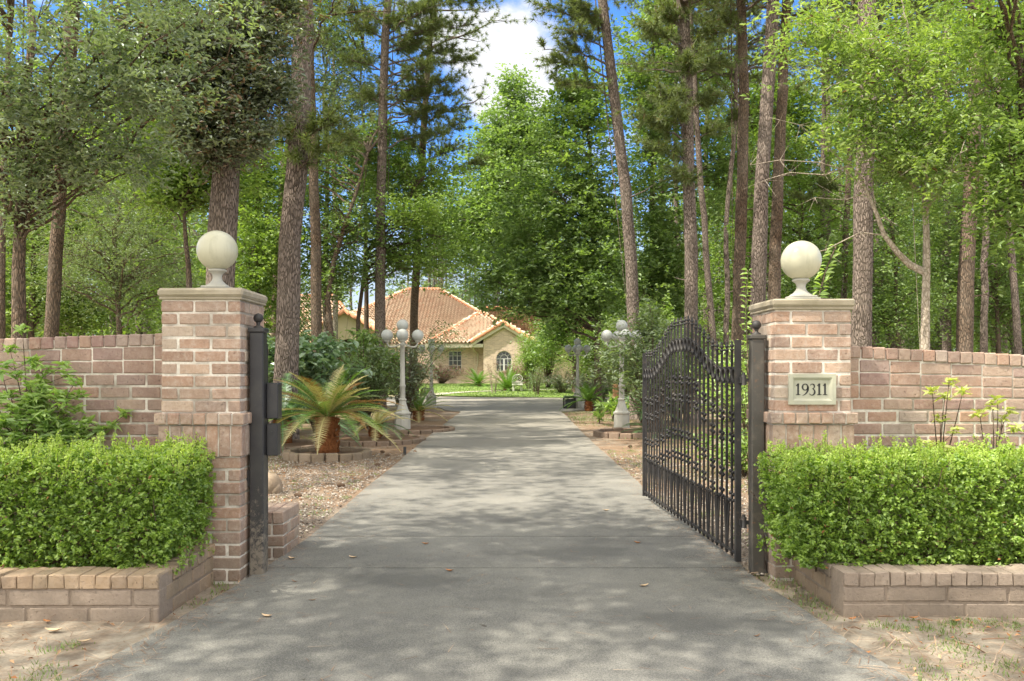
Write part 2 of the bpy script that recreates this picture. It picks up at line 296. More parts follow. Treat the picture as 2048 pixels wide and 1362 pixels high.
class MB:
    """collects geometry; build() links it as ONE mesh object"""
    def __init__(s): s.v = []; s.f3 = []; s.f4 = []; s.r = []; s.n = 0; s.s3 = []; s.s4 = []
    def add(s, verts, f3=None, f4=None, rnd=0.5, smooth=False):
        verts = np.asarray(verts, dtype=np.float64).reshape(-1, 3); k = len(verts)
        s.v.append(verts)
        s.r.append(np.full(k, rnd) if np.isscalar(rnd) else np.asarray(rnd))
        if f3 is not None and len(f3): a = np.asarray(f3, dtype=np.int64)+s.n; s.f3.append(a); s.s3.append(np.full(len(a), smooth))
        if f4 is not None and len(f4): a = np.asarray(f4, dtype=np.int64)+s.n; s.f4.append(a); s.s4.append(np.full(len(a), smooth))
        s.n += k
    def box(s, a, b, rnd=.5, rot=0, piv=None, M=None):
        x0, y0, z0 = a; x1, y1, z1 = b
        v = np.array([(x0,y0,z0),(x1,y0,z0),(x1,y1,z0),(x0,y1,z0),(x0,y0,z1),(x1,y0,z1),(x1,y1,z1),(x0,y1,z1)], float)
        if M is not None: v = np.array([list(M @ Vector(q)) for q in v])
        s.add(v, None, [(0,3,2,1),(4,5,6,7),(0,1,5,4),(1,2,6,5),(2,3,7,6),(3,0,4,7)], rnd)
    def bbox(s, a, b, bev=.006, rnd=.5, jit=0, M=None):
        a = np.array(a, float); b = np.array(b, float)
        c_ = (a+b)/2; h = (b-a)/2; bev = min(bev, h.min()*.6)
        v = []; idx = {}
        for sx_ in (-1, 1):
            for sy in (-1, 1):
                for sz in (-1, 1):
                    for ax in range(3):
                        p = np.array([sx_, sy, sz])*(h-bev); p[ax] += (sx_, sy, sz)[ax]*bev
                        idx[(sx_, sy, sz, ax)] = len(v); v.append(p)
        v = np.array(v)
        if jit: v += np.random.uniform(-jit, jit, v.shape)
        v = v+c_
        if M is not None: v = np.array([list(M @ Vector(q)) for q in v])
        f4 = []; f3 = []
        for ax in range(3):
            o1, o2 = [(1, 2), (0, 2), (0, 1)][ax]
            for sg in (-1, 1):
                q = []
                for u, w_ in ((-1, -1), (1, -1), (1, 1), (-1, 1)):
                    k = [0, 0, 0]; k[ax] = sg; k[o1] = u; k[o2] = w_; q.append(idx[(*k, ax)])
                f4.append(q if (sg > 0) == (ax != 1) else q[::-1])
        for ax in range(3):           # edges along axis ax, between the faces of the two other axes
            o1, o2 = [(1, 2), (0, 2), (0, 1)][ax]
            for u in (-1, 1):
                for w_ in (-1, 1):
                    k0 = [0, 0, 0]; k0[ax] = -1; k0[o1] = u; k0[o2] = w_; k1 = list(k0); k1[ax] = 1
                    f4.append([idx[(*k0, o1)], idx[(*k1, o1)], idx[(*k1, o2)], idx[(*k0, o2)]])
        for k in [(a_, b_, c2) for a_ in (-1, 1) for b_ in (-1, 1) for c2 in (-1, 1)]:
            f3.append([idx[(*k, 0)], idx[(*k, 1)], idx[(*k, 2)]])
        s.add(v, f3, f4, rnd)
    def tube(s, pts, rad, n=8, rnd=.5, smooth=True, cap=True, rough=0):
        pts = np.array([list(p) for p in pts], float); m_ = len(pts)
        rad = np.full(m_, rad) if np.isscalar(rad) else np.array(rad)
        tg = np.gradient(pts, axis=0); tg /= np.linalg.norm(tg, axis=1)[:, None]+1e-9
        ref = np.array([0, 0, 1.]) if abs(tg[:, 2]).mean() < .8 else np.array([1., 0, 0])
        u = np.cross(tg, ref); u /= np.linalg.norm(u, axis=1)[:, None]+1e-9; w_ = np.cross(tg, u)
        a_ = np.linspace(0, 2*np.pi, n, endpoint=False)
        rr = rad[:, None]*np.ones(n)[None]
        if rough: rr = rr*(1+np.random.uniform(-rough, rough, rr.shape))
        V = pts[:, None]+rr[..., None]*(np.cos(a_)[None, :, None]*u[:, None]+np.sin(a_)[None, :, None]*w_[:, None])
        i = np.arange(m_-1)[:, None]*n; j = np.arange(n)[None]; j2 = (j+1) % n
        f = np.stack([i+j, i+j2, i+n+j2, i+n+j], -1).reshape(-1, 4)
        s.add(V.reshape(-1, 3), None, f, rnd, smooth)
        if cap:
            for e in (0, m_-1):
                base = s.n-m_*n+e*n; k = s.n
                s.v.append(pts[e][None]); s.r.append(np.array([rnd if np.isscalar(rnd) else .5])); s.n += 1
                fs = np.array([(base+q, base+(q+1) % n, k) for q in range(n)])
                s.f3.append(fs); s.s3.append(np.full(n, False))
    def lathe(s, prof, c=(0, 0, 0), n=24, rnd=.5, smooth=True, flute=0):
        prof = np.array(prof, float); m_ = len(prof); a_ = np.linspace(0, 2*np.pi, n, endpoint=False)
        rr = prof[:, 0][:, None]*np.ones(n)
        if flute: rr = rr*(1-flute*(np.arange(n) % 2))
        V = np.stack([rr*np.cos(a_), rr*np.sin(a_), prof[:, 1][:, None]*np.ones(n)], -1)+np.array(c)
        i = np.arange(m_-1)[:, None]*n; j = np.arange(n)[None]; j2 = (j+1) % n
        s.add(V.reshape(-1, 3), None, np.stack([i+j, i+j2, i+n+j2, i+n+j], -1).reshape(-1, 4), rnd, smooth)
    def sphere(s, c, r, n=24, m_=14, rnd=.5, sc3=(1, 1, 1)):
        th = np.linspace(0, np.pi, m_); pr = [(r*math.sin(a_)+1e-5, -r*math.cos(a_)) for a_ in th]
        k = len(s.v); s.lathe(pr, (0, 0, 0), n, rnd, True); s.v[k] = s.v[k]*np.array(sc3)+np.array(list(c))
    def torus(s, c, ra, rb, R_, r_, n=20, k=6, sz=1):
        """ring in the plane of unit vectors ra, rb"""
        ra = np.array(ra); rb = np.array(rb); nn = np.cross(ra, rb)
        a_ = np.linspace(0, 2*np.pi, n, endpoint=False); b_ = np.linspace(0, 2*np.pi, k, endpoint=False)
        V = []
        for A in a_:
            d = math.cos(A)*ra+math.sin(A)*sz*rb
            for B in b_: V.append(np.array(c)+R_*d+r_*(math.cos(B)*d+math.sin(B)*nn*2.2))
        f = [(i*k+j, i*k+(j+1) % k, ((i+1) % n)*k+(j+1) % k, ((i+1) % n)*k+j) for i in range(n) for j in range(k)]
        s.add(V, None, f, .5, True)
    def prism(s, poly, y0, y1, rnd=.5):
        """polygon in XZ extruded from y0 to y1 (convex or fan-safe)"""
        n = len(poly); v = [(x, y0, z) for x, z in poly]+[(x, y1, z) for x, z in poly]
        f4 = [(i, (i+1) % n, n+(i+1) % n, n+i) for i in range(n)]
        f3 = [(0, i+1, i) for i in range(1, n-1)]+[(n, n+i, n+i+1) for i in range(1, n-1)]
        s.add(v, f3, f4, rnd)
    def leaves(s, C, size, aspect=.5, up=1.0, fold=.12, rlo=0, rhi=1, D=None, dn=.5, shape=4, tone=None):
        C = np.asarray(C); N = len(C); RR = np.random.uniform(rlo, rhi, N) if tone is None else np.where(np.random.random(N) < .01, .995, np.clip(tone+np.random.uniform(-.28, .28, N), 0, .96))
        if N == 0: return
        nn = np.random.normal(0, .75, (N, 3)); nn[:, 2] = np.abs(nn[:, 2])*.6+up; nn /= np.linalg.norm(nn, axis=1)[:, None]
        d = np.random.normal(0, 1, (N, 3)) if D is None else D+np.random.normal(0, dn, (N, 3))
        d -= (d*nn).sum(1)[:, None]*nn; d /= np.linalg.norm(d, axis=1)[:, None]+1e-9
        sd = np.cross(nn, d)
        Ls = (size*np.random.uniform(.55, 1.35, N))[:, None]; W = Ls*aspect
        if shape == 4:
            V = np.stack([C-d*Ls*.5, C+sd*W*.5+nn*Ls*fold-d*Ls*.05, C+d*Ls*.5, C-sd*W*.5+nn*Ls*fold-d*Ls*.05], 1)
            k = 4; f = np.arange(N*4).reshape(N, 4)
            s.add(V.reshape(-1, 3), None, f, np.repeat(RR, 4))
        else:
            V = np.stack([C-d*Ls*.5, C+sd*W*.42-d*Ls*.22+nn*Ls*fold, C+sd*W*.45+d*Ls*.12+nn*Ls*fold, C+d*Ls*.5-nn*Ls*.05,
                          C-sd*W*.45+d*Ls*.12+nn*Ls*fold, C-sd*W*.42-d*Ls*.22+nn*Ls*fold], 1)
            b_ = np.arange(N)[:, None]*6
            f = np.concatenate([b_+np.array([[0, 1, 2, 3]]), b_+np.array([[0, 3, 4, 5]])])
            s.add(V.reshape(-1, 3), None, f, np.repeat(RR, 6))
    def needles(s, C, A, n=24, length=.2, width=.006, spread=.6, rlo=0, rhi=1):
        C = np.repeat(np.asarray(C), n, 0); A = np.repeat(np.asarray(A), n, 0); N = len(C)
        if N == 0: return
        d = A*.75+np.random.normal(0, spread, (N, 3)); d /= np.linalg.norm(d, axis=1)[:, None]+1e-9
        L_ = (length*np.random.uniform(.7, 1.15, N))[:, None]
        sd = np.cross(d, np.random.normal(0, 1, (N, 3))); sd /= np.linalg.norm(sd, axis=1)[:, None]+1e-9
        V = np.stack([C-sd*width*.5, C+sd*width*.5, C+d*L_-np.array([0, 0, .03])*L_/.2], 1)
        s.add(V.reshape(-1, 3), np.arange(N*3).reshape(N, 3), None, np.repeat(np.random.uniform(rlo, rhi, N), 3))
    def build(s, name, mat, parent=None, origin=None, label=None):
        v = np.concatenate(s.v); r = np.concatenate(s.r)
        off = Vector(origin) if origin is not None else (OFF[parent.name] if parent is not None else Vector())
        v = v-np.array(list(off))
        f3 = np.concatenate(s.f3) if s.f3 else np.zeros((0, 3), int); f4 = np.concatenate(s.f4) if s.f4 else np.zeros((0, 4), int)
        sm = np.concatenate(([np.zeros(0, bool)]+s.s3+s.s4))
        me = bpy.data.meshes.new(name); me.vertices.add(len(v)); me.vertices.foreach_set('co', v.astype(np.float32).ravel())
        nl = len(f3)*3+len(f4)*4; me.loops.add(nl); me.polygons.add(len(f3)+len(f4))
        me.loops.foreach_set('vertex_index', np.concatenate([f3.ravel(), f4.ravel()]).astype(np.int32))
        ls = np.concatenate([np.arange(len(f3))*3, len(f3)*3+np.arange(len(f4))*4]).astype(np.int32)
        me.polygons.foreach_set('loop_start', ls)
        me.polygons.foreach_set('use_smooth', sm)
        at = me.attributes.new('rnd', 'FLOAT', 'POINT'); at.data.foreach_set('value', r.astype(np.float32))
        me.materials.append(MAT[mat]); me.update(calc_edges=True); me.validate()
        o = bpy.data.objects.new(name, me)
        if origin is not None: o.location = off
        link(o, parent, off)
        if label: o['label'] = label
        return o
def bez(a, b, c_, n=8):
    t_ = np.linspace(0, 1, n)[:, None]; a, b, c_ = (np.array(list(q), float) for q in (a, b, c_))
    return (1-t_)**2*a+2*t_*(1-t_)*b+t_**2*c_
def interp_path(path, z):
    for i in range(len(path)-1):
        if path[i+1][2] >= z:
            f = (z-path[i][2])/max(1e-6, path[i+1][2]-path[i][2]); return path[i]+(path[i+1]-path[i])*np.clip(f, 0, 1)
    return path[-1]
rng = np.random.seed(7); random.seed(7)
# ================================================================ SETTING
# ground: one sheet reaching the horizon
def axis(lo, hi, step, far_, k=14):
    a_ = np.arange(lo, hi+1e-6, step); g_ = np.geomspace(step, far_, k)
    return np.concatenate([lo-g_[::-1], a_, hi+g_])
gx = axis(-14, 14, .22, 900); gy = np.concatenate([-np.geomspace(.3, 60, 8)[::-1], np.arange(0, 45, .25), np.arange(45, 80, 2), 80+np.geomspace(4, 1400, 10)])
XX, YY = np.meshgrid(gx, gy); ZZ = .42*sstep(38, 56, YY)
edge = np.clip((np.abs(XX+.04)-1.62)/.8, 0, 1); nearm = (YY < 40)
wob = (np.sin(XX*3.1+YY*1.7)*np.cos(YY*2.3-XX*1.2)+np.random.normal(0, .45, XX.shape))*.012
ZZ = ZZ+np.where(nearm, wob*edge-.004*(1-edge)-.006, -.03)
ny, nx = XX.shape; idx = np.arange(ny*nx).reshape(ny, nx)
b = MB(); b.add(np.stack([XX.ravel(), YY.ravel(), ZZ.ravel()], 1), None, np.stack([idx[:-1, :-1], idx[:-1, 1:], idx[1:, 1:], idx[1:, :-1]], -1).reshape(-1, 4), .5, True)
tag(b.build('ground', 'ground_soil'), kind='structure')
# driveway: concrete slabs with open joints
def lx(y): return float(np.interp(y, [0, 1.5, 3.63, 5.4, 6.7, 19, 27], [-3.6, -2.6, -1.87, -1.645, -1.60, -1.66, -1.60]))
def rx(y): return float(np.interp(y, [0, 1.5, 3.63, 5.5, 9, 15, 25, 27], [3.2, 2.3, 1.66, 1.535, 1.47, 1.46, 1.55, 1.55]))
b = MB()
joints = [-.5, 5.62, 6.69, 10.6, 14.6, 18.6, 22.8, 26.8]
for k in range(len(joints)-1):
    y0, y1 = joints[k]+.008, joints[k+1]-.008; ys = np.linspace(y0, y1, max(2, int((y1-y0)/.5)+1))
    top = [(lx(y), y, .022) for y in ys]+[(rx(y), y, .022) for y in ys]; m_ = len(ys)
    jl = np.random.uniform(-.012, .012, m_); jr = np.random.uniform(-.012, .012, m_)
    top = [(lx(y)+jl[i], y, .022) for i, y in enumerate(ys)]+[(rx(y)+jr[i], y, .022) for i, y in enumerate(ys)]
    bot = [(x, y, -.06) for x, y, z in top]
    f = [(i, i+m_, i+m_+1, i+1) for i in range(m_-1)]+[(2*m_+i, i, i+1, 2*m_+i+1) for i in range(m_-1)]+[(i+m_, 3*m_+i, 3*m_+i+1, i+m_+1) for i in range(m_-1)]
    f += [(2*m_, 3*m_, m_, 0), (m_-1, 2*m_-1, 4*m_-1, 3*m_-1)]
    b.add(top+bot, None, f)
fil = MB()
for y in joints[1:-1]: fil.box((lx(y)+.03, y-.0085, .0), (rx(y)-.03, y+.0085, .011))
tag(fil.build('driveway_joints', 'mulch'), kind='structure')
# turning court in front of the lawn
court = [(-1.60, 26.82), (1.55, 26.82), (2.6, 28.2), (4.5, 29.5), (9, 31), (16, 32), (16, 40.5), (8, 40.2), (2, 40), (-2, 41), (-5, 43), (-9, 43.5), (-14, 42), (-14, 33), (-7, 31.6), (-3.6, 31), (-2.5, 29.6), (-2.2, 28)]
cx = sum(p[0] for p in court)/len(court); cyy = 36
v = [(x, y, .020+gz(x, y)*.0) for x, y in court]+[(x, y, -.05) for x, y in court]+[(cx, cyy, .020)]; n = len(court)
b.add(v, [(i, (i+1) % n, 2*n) for i in range(n)], [(n+i, n+(i+1) % n, (i+1) % n, i) for i in range(n)])
tag(b.build('driveway', 'concrete'), kind='structure')
# lawn with a pale path curving across it
def sheet(name, mat, xs, ylo, yhi, dz, kind='structure', n=14):
    b = MB(); xs = np.array(xs); rows = []
    for i in range(n+1):
        f = i/n
        rows.append([(x, ylo(x)+(yhi(x)-ylo(x))*f) for x in xs])
    A = np.array(rows).reshape(-1, 2); Z = .42*sstep(38, 56, A[:, 1])+dz
    k = len(xs); id_ = np.arange((n+1)*k).reshape(n+1, k)
    b.add(np.column_stack([A, Z]), None, np.stack([id_[:-1, :-1], id_[:-1, 1:], id_[1:, 1:], id_[1:, :-1]], -1).reshape(-1, 4), .5, True)
    return tag(b.build(name, mat), kind=kind)
lawn_edge = lambda x: float(np.interp(x, [-20, -9, -5, -2, 2, 8, 20], [42, 43.6, 43.1, 41.1, 40.1, 40.3, 40.8]))
sheet('lawn', 'lawn_grass', np.linspace(-14, 14, 40), lawn_edge, lambda x: 56.5, .024)
b = MB(); pts = bez((-4.3, 42.6, 0), (-3.2, 47, 0), (6.5, 48.5, 0), 24); pts[:, 2] = [.03+gz(0, y) for y in pts[:, 1]]
tg = np.gradient(pts, axis=0); sd = np.stack([-tg[:, 1], tg[:, 0], 0*tg[:, 0]], 1); sd /= np.linalg.norm(sd, axis=1)[:, None]
wd = np.linspace(.9, .35, 24)[:, None]; V = np.concatenate([pts-sd*wd, pts+sd*wd]); b.add(V, None, [(i, i+1, 24+i+1, 24+i) for i in range(23)])
tag(b.build('path', 'pale_concrete'), kind='structure')
# ---------------------------------------------------------------- brickwork
CH = .0815; BL = .2045          # course height and brick length with joint
def course(b, x0, x1, y0, y1, z, h, off, axis_='x', jit=.0015, L_=BL, d=.009):
    """a row of bricks along x (or y) between x0 and x1; y0 / y1 bound the other axis"""
    p = x0-off
    while p < x1-.005:
        q = p+L_; a_ = max(p, x0); c_ = min(q, x1)
        if c_-a_ > .022:
            j = random.uniform(-.0025, .0025); g_ = random.uniform(.0045, .0075)
            lo = (a_+(g_ if a_ > x0 else 0), y0+j, z+.0058); hi = (c_-(g_ if c_ < x1 else 0), y1+j, z+h-.0058)
            if axis_ == 'y': lo = (lo[1], lo[0], lo[2]); hi = (hi[1], hi[0], hi[2])
            b.bbox(lo, hi, .006, random.random(), jit)
        p = q
def pier(name, x0, x1, y0, y1, ztop, label):
    cx_, cy_ = (x0+x1)/2, (y0+y1)/2
    r = empty(name, (cx_, cy_, 0), label, 'gate pier', 'brick gate piers')
    b = MB(); m_ = MB()
    m_.box((x0+.0045, y0+.0045, -.05), (x1-.0045, y1-.0045, ztop-.07))
    t_ = .095; zb = 0; zbelt = .985; zsold = .785
    def ring(z, h, o, k, e=0.0):
        a0, a1, c0, c1 = x0-e, x1+e, y0-e, y1+e
        course(b, a0, a1, c0, c0+t_, z, h, [0, .1][k], 'x'); course(b, a0, a1, c1-t_, c1, z, h, [0, .1][k], 'x')
        course(b, c0+t_, c1-t_, a0, a0+t_, z, h, [.1, 0][k], 'y'); course(b, c0+t_, c1-t_, a1-t_, a1, z, h, [.1, 0][k], 'y')
    z = 0; k = 0
    while z < zsold-.02: ring(z, CH, 0, k % 2); z += zsold/10; k += 1
    b.build('pier_base', 'pier_brick', r); b = MB(); z = zbelt+.078
    nC = round((ztop-.075-z)/CH); hh = (ztop-.075-z)/nC
    for i in range(nC): ring(z+i*hh, hh, 0, i % 2)
    b.build('shaft', 'pier_brick', r); m_.build('mortar_core', 'mortar', r)
    s_ = MB()      # soldiers and the projecting header belt
    def stand(z0, z1, e, w_):
        for (a0, a1, oth, ax) in ((x0-e, x1+e, (y0-e, y0-e+t_), 'x'), (x0-e, x1+e, (y1+e-t_, y1+e), 'x'), (y0-e+t_, y1+e-t_, (x0-e, x0-e+t_), 'y'), (y0-e+t_, y1+e-t_, (x1+e-t_, x1+e), 'y')):
            n_ = max(1, round((a1-a0)/w_)); ww = (a1-a0)/n_
            for i in range(n_):
                j = random.uniform(-.002, .002)
                lo = [a0+i*ww+.004, oth[0]+j, z0+.004]; hi = [a0+(i+1)*ww-.004, oth[1]+j, z1-.004]
                if ax == 'y': lo = [lo[1], lo[0], lo[2]]; hi = [hi[1], hi[0], hi[2]]
                s_.bbox(lo, hi, .006, random.random(), .002)
    stand(zsold, zbelt, .018, .081)
    s_.build('soldier_course', 'pier_brick', r)
    s_ = MB(); stand(zbelt, zbelt+.078, .036, .081)
    s_.build('brick_belt', 'pier_brick', r)
    m2 = MB(); m2.box((x0-.010, y0-.010, zsold+.004), (x1+.010, y1+.010, zbelt-.001)); m2.box((x0-.027, y0-.027, zbelt+.003), (x1+.027, y1+.027, zbelt+.070)); m2.build('belt_mortar', 'mortar', r)
    c_ = MB(); c_.bbox((x0-.012, y0-.012, ztop-.072), (x1+.012, y1+.012, ztop-.055), .006); c_.bbox((x0-.022, y0-.022, ztop-.0545), (x1+.022, y1+.022, ztop), .014, .5, .003)
    c_.build('cap', 'cap_stone', r)
    return r
LP = (-2.195, -1.700, 5.32, 5.83, 1.842); RP = (1.672, 2.160, 5.41, 5.92, 1.785)
pier('brick_pier', *LP, 'left square brick gate pier with no number plaque, behind the left hedge')
pier('brick_pier', *RP, 'right square brick gate pier with the stone number plaque set in it')
def ball(c, top, mat, label):
    r = empty('globe_lamp', c, label, 'globe lamp', 'cream globes on the gate piers')
    z = c[2]
    b = MB(); b.bbox((c[0]-.098, c[1]-.098, z), (c[0]+.098, c[1]+.098, z+.018), .004); b.bbox((c[0]-.082, c[1]-.082, z+.018), (c[0]+.082, c[1]+.082, z+.034), .006)
    b.lathe([(.076, z+.034), (.07, z+.042), (.052, z+.052), (.036, z+.070), (.029, z+.088), (.029, z+.10), (.036, z+.118), (.052, z+.130), (.058, z+.134), (.058, z+.142), (.046, z+.148), (.001, z+.148)], (c[0], c[1], 0), 28)
    b.build('pedestal', 'cast_stone', r)
    b = MB(); b.sphere((c[0], c[1], z+.146+.123), .130, 40, 26); b.build('globe', mat, r)
    return r
ball(((LP[0]+LP[1])/2+.02, 5.56, LP[4]), 0, 'globe_cream', 'greenish cream globe on a white pedestal on the left pier')
ball(((RP[0]+RP[1])/2-.005, 5.62, RP[4]), 0, 'globe_cream', 'cream globe on a grey pedestal on the right pier')
# number plaque
px0, px1, pz1, pz0 = (1577-1024)/FPX*5.40, (1671-1024)/FPX*5.40, CAMZ-(748-HZ)/FPX*5.40, CAMZ-(809-HZ)/FPX*5.40
r = empty('address_plaque', ((px0+px1)/2, 5.41, pz0), 'recessed stone plaque reading 19311 in the right pier', 'address plaque')
b = MB(); yf = 5.388; yb = 5.43; wv = .032; bv = .016
o_ = [(px0, pz0), (px1, pz0), (px1, pz1), (px0, pz1)]
i1 = [(px0+.024, pz0+.024), (px1-.024, pz0+.024), (px1-.024, pz1-.022), (px0+.024, pz1-.022)]
i2 = [(px0+.040, pz0+.038), (px1-.040, pz0+.038), (px1-.040, pz1-.040), (px0+.040, pz1-.040)]
V = [(x, yb, z) for x, z in o_]+[(x, yf, z) for x, z in o_]+[(x, yf, z) for x, z in i1]+[(x, yf+.014, z) for x, z in i2]
f = [(i+4*k, (i+1) % 4+4*k, (i+1) % 4+4*k+4, i+4*k+4) for k in range(3) for i in range(4)]+[(12, 13, 14, 15)]
b.add(V, None, f); b.build('frame', 'plaque_stone', r)
# engraved old-style numerals, drawn as strokes of varying width
tw = (1652-1588)/FPX*5.4; th = (790-767)/FPX*5.4; zb_ = CAMZ-(790-HZ)/FPX*5.4; xl = (px0+px1)/2-tw/2-.002; yn = yf+.014
def ribbon(b, pts, wid, x0, s_=th, k=28):
    pts = np.array(pts, float); t0 = np.linspace(0, 1, len(pts)); t_ = np.linspace(0, 1, k)
    for _ in range(1):
        Pn = np.stack([np.interp(t_, t0, pts[:, i]) for i in (0, 1)], 1)
    for _ in range(3): Pn[1:-1] = (Pn[:-2]+Pn[1:-1]*2+Pn[2:])/4
    T = np.gradient(Pn, axis=0); T /= np.linalg.norm(T, axis=1)[:, None]+1e-9; Nn = np.stack([-T[:, 1], T[:, 0]], 1); W_ = np.interp(t_, np.linspace(0, 1, len(wid)), wid)[:, None]/2
    A_, B_ = Pn+Nn*W_, Pn-Nn*W_
    V = [(x0+p[0]*s_, yn-.002, zb_+p[1]*s_) for p in A_]+[(x0+p[0]*s_, yn-.002, zb_+p[1]*s_) for p in B_]+[(x0+p[0]*s_, yn+.002, zb_+p[1]*s_) for p in A_]+[(x0+p[0]*s_, yn+.002, zb_+p[1]*s_) for p in B_]
    f = [(i, i+1, k+i+1, k+i) for i in range(k-1)]+[(i, 2*k+i, 2*k+i+1, i+1) for i in range(k-1)]+[(k+i, k+i+1, 3*k+i+1, 3*k+i) for i in range(k-1)]
    b.add(V, None, f)
def circ(cx_, cz_, rx_, rz_, a0, a1, n=14): return [(cx_+rx_*math.cos(R(a0+(a1-a0)*i/(n-1))), cz_+rz_*math.sin(R(a0+(a1-a0)*i/(n-1)))) for i in range(n)]
def one(x0):
    b = MB(); ribbon(b, [(.22, .0), (.22, 1.0)], [.15, .15], x0); ribbon(b, [(.03, .03), (.41, .03)], [.06, .05, .06], x0); ribbon(b, [(.02, .80), (.12, .86), (.26, .98)], [.03, .08, .10], x0); b.build('numeral', 'numeral_black', r)
adv = tw/th
one(xl); 
b = MB(); x0 = xl+tw*.19; ribbon(b, circ(.30, .69, .24, .27, 0, 360, 24), [.15, .07, .15, .07, .15], x0, k=40); ribbon(b, [(.54, .69), (.55, .45), (.45, .22), (.28, .06), (.08, -.05)], [.14, .16, .13, .08, .03], x0); b.build('numeral', 'numeral_black', r)
b = MB(); x0 = xl+tw*.43; ribbon(b, circ(.25, .75, .19, .21, 160, -80), [.04, .07, .14, .10, .05], x0); ribbon(b, circ(.22, .27, .25, .29, 85, -150, 18), [.05, .10, .16, .12, .06, .05], x0); b.build('numeral', 'numeral_black', r)
one(xl+tw*.66); one(xl+tw*.84)
# boundary walls
def wall(name, x0, x1, y0, ztL, ztR, label):
    """y0 is the front face; the coping slopes from ztL at x0 to ztR at x1"""
    r = empty(name, ((x0+x1)/2, y0+.1, 0), label, 'brick wall', 'boundary walls beside the gate')
    b = MB(); th_ = .20
    zt = lambda x: ztL+(ztR-ztL)*(x-x0)/(x1-x0)
    zmin = min(ztL, ztR)
    ztopflat = zmin-.08-.04; nC = int(ztopflat/CH); z = 0
    for k in range(nC):
        course(b, x0, x1, y0, y0+.095, z, CH, [0, .1][k % 2]); course(b, x0, x1, y0+.105, y0+th_, z, CH, [.1, 0][k % 2]); z += CH
    p = x0-.05
    while p < x1:              # a tapering course makes up the slope
        a_, c_ = max(p, x0), min(p+BL, x1); zz = min(zt(a_), zt(c_))-.078
        if c_-a_ > .02 and zz-z > .02:
            rest = zz-z; nsub = max(1, round(rest/CH))
            for q in range(nsub): b.bbox((a_+.004, y0, z+rest*q/nsub+.004), (c_-.004, y0+th_, z+rest*(q+1)/nsub-.004), .005, random.random(), .0015)
        p += BL
    b.build('brick_courses', 'wall_brick', r)
    m_ = MB(); m_.prism([(x0, -.05), (x1, -.05), (x1, zt(x1)-.02), (x0, zt(x0)-.02)], y0+.0055, y0+th_-.0055); m_.build('mortar_core', 'mortar', r)
    c_ = MB(); n_ = int((x1-x0)/.081)
    for i in range(n_):
        a_ = x0+i*(x1-x0)/n_; e = x0+(i+1)*(x1-x0)/n_; zz = zt((a_+e)/2)
        j = random.uniform(-.003, .003)
        c_.bbox((a_+.0035, y0-.008+j, zz-.078), (e-.0035, y0+th_+.008, zz+j*.6), .006, random.random(), .002)
    c_.build('coping', 'wall_brick', r)
wall('brick_wall', -6.4, LP[0], 5.60, 1.575-.10*4.2/1.35*.45, 1.575, 'weathered brick wall running left from the left gate pier')
wall('brick_wall', RP[1], 6.6, 5.66, 1.495, 1.495-.06*4.4/1.17, 'weathered brick wall running right from the right gate pier')
# planters
def planter(side, xc, yf_, yb_, h, label):
    r = empty('brick_planter', (xc, yf_, 0), label, 'brick planter', 'low brick planters in front of the walls')
    w_ = .19; far_ = side*6.2
    b = MB(); m_ = MB(); c_ = MB(); s1, s2 = (xc-w_, xc) if side < 0 else (xc, xc+w_)
    x0, x1 = (far_, xc) if side < 0 else (xc, far_)
    zc = h-.075; L2 = .195
    mat_front = 'rough_brick'
    fb = MB()
    for k, (z0, z1) in enumerate(((-.06, zc/2-.01), (zc/2-.01, zc))):
        course(fb, x0, x1, yf_, yf_+.095, z0, z1-z0, [.0, .1][k], 'x', .0015, .33)
        course(b, yf_+.097, yb_, s1, s2, z0, z1-z0, [.1, .02][k], 'y', .0015, .2)
    fb.build('front_brick', mat_front, r); b.build('side_brick', 'planter_brick', r)
    m_.box((x0, yf_+.007, -.06), (x1, yf_+w_-.01, h-.012)); m_.box((s1+.007, yf_+w_, -.06), (s2-.007, yb_, h-.012)); m_.build('mortar_core', 'rough_brick', r)
    n_ = int((x1-x0)/.083)
    for i in range(n_):
        a_ = x0+i*(x1-x0)/n_; e = a_+(x1-x0)/n_
        if (side < 0 and e > s1+.01 and False): continue
        c_.bbox((a_+.0018, yf_-.008, zc+.002), (e-.0018, yf_+w_, h+random.uniform(-.004, .004)), .005, random.random(), .003)
    n_ = int((yb_-yf_-w_)/.081)
    for i in range(n_):
        a_ = yf_+w_+i*(yb_-yf_-w_)/n_; e = a_+(yb_-yf_-w_)/n_
        c_.bbox((s1-.006, a_+.003, zc+.002), (s2+.010, e-.003, h+random.uniform(-.003, .003)), .007, random.random(), .003)
    c_.build('coping', 'planter_brick' if side < 0 else 'rough_brick', r)
    s_ = MB(); a0, a1 = (far_, s1) if side < 0 else (s2, far_); s_.box((a0, yf_+w_, .0), (a1, 5.57, h-.03)); s_.build('soil', 'mulch', r)
planter(-1, -1.870, 4.50, 5.56, .245, 'low tan brick planter under the left hedge, clean rowlock top')
planter(1, 1.795, 4.60, 5.62, .235, 'low brick planter under the right hedge with rough greyish front')
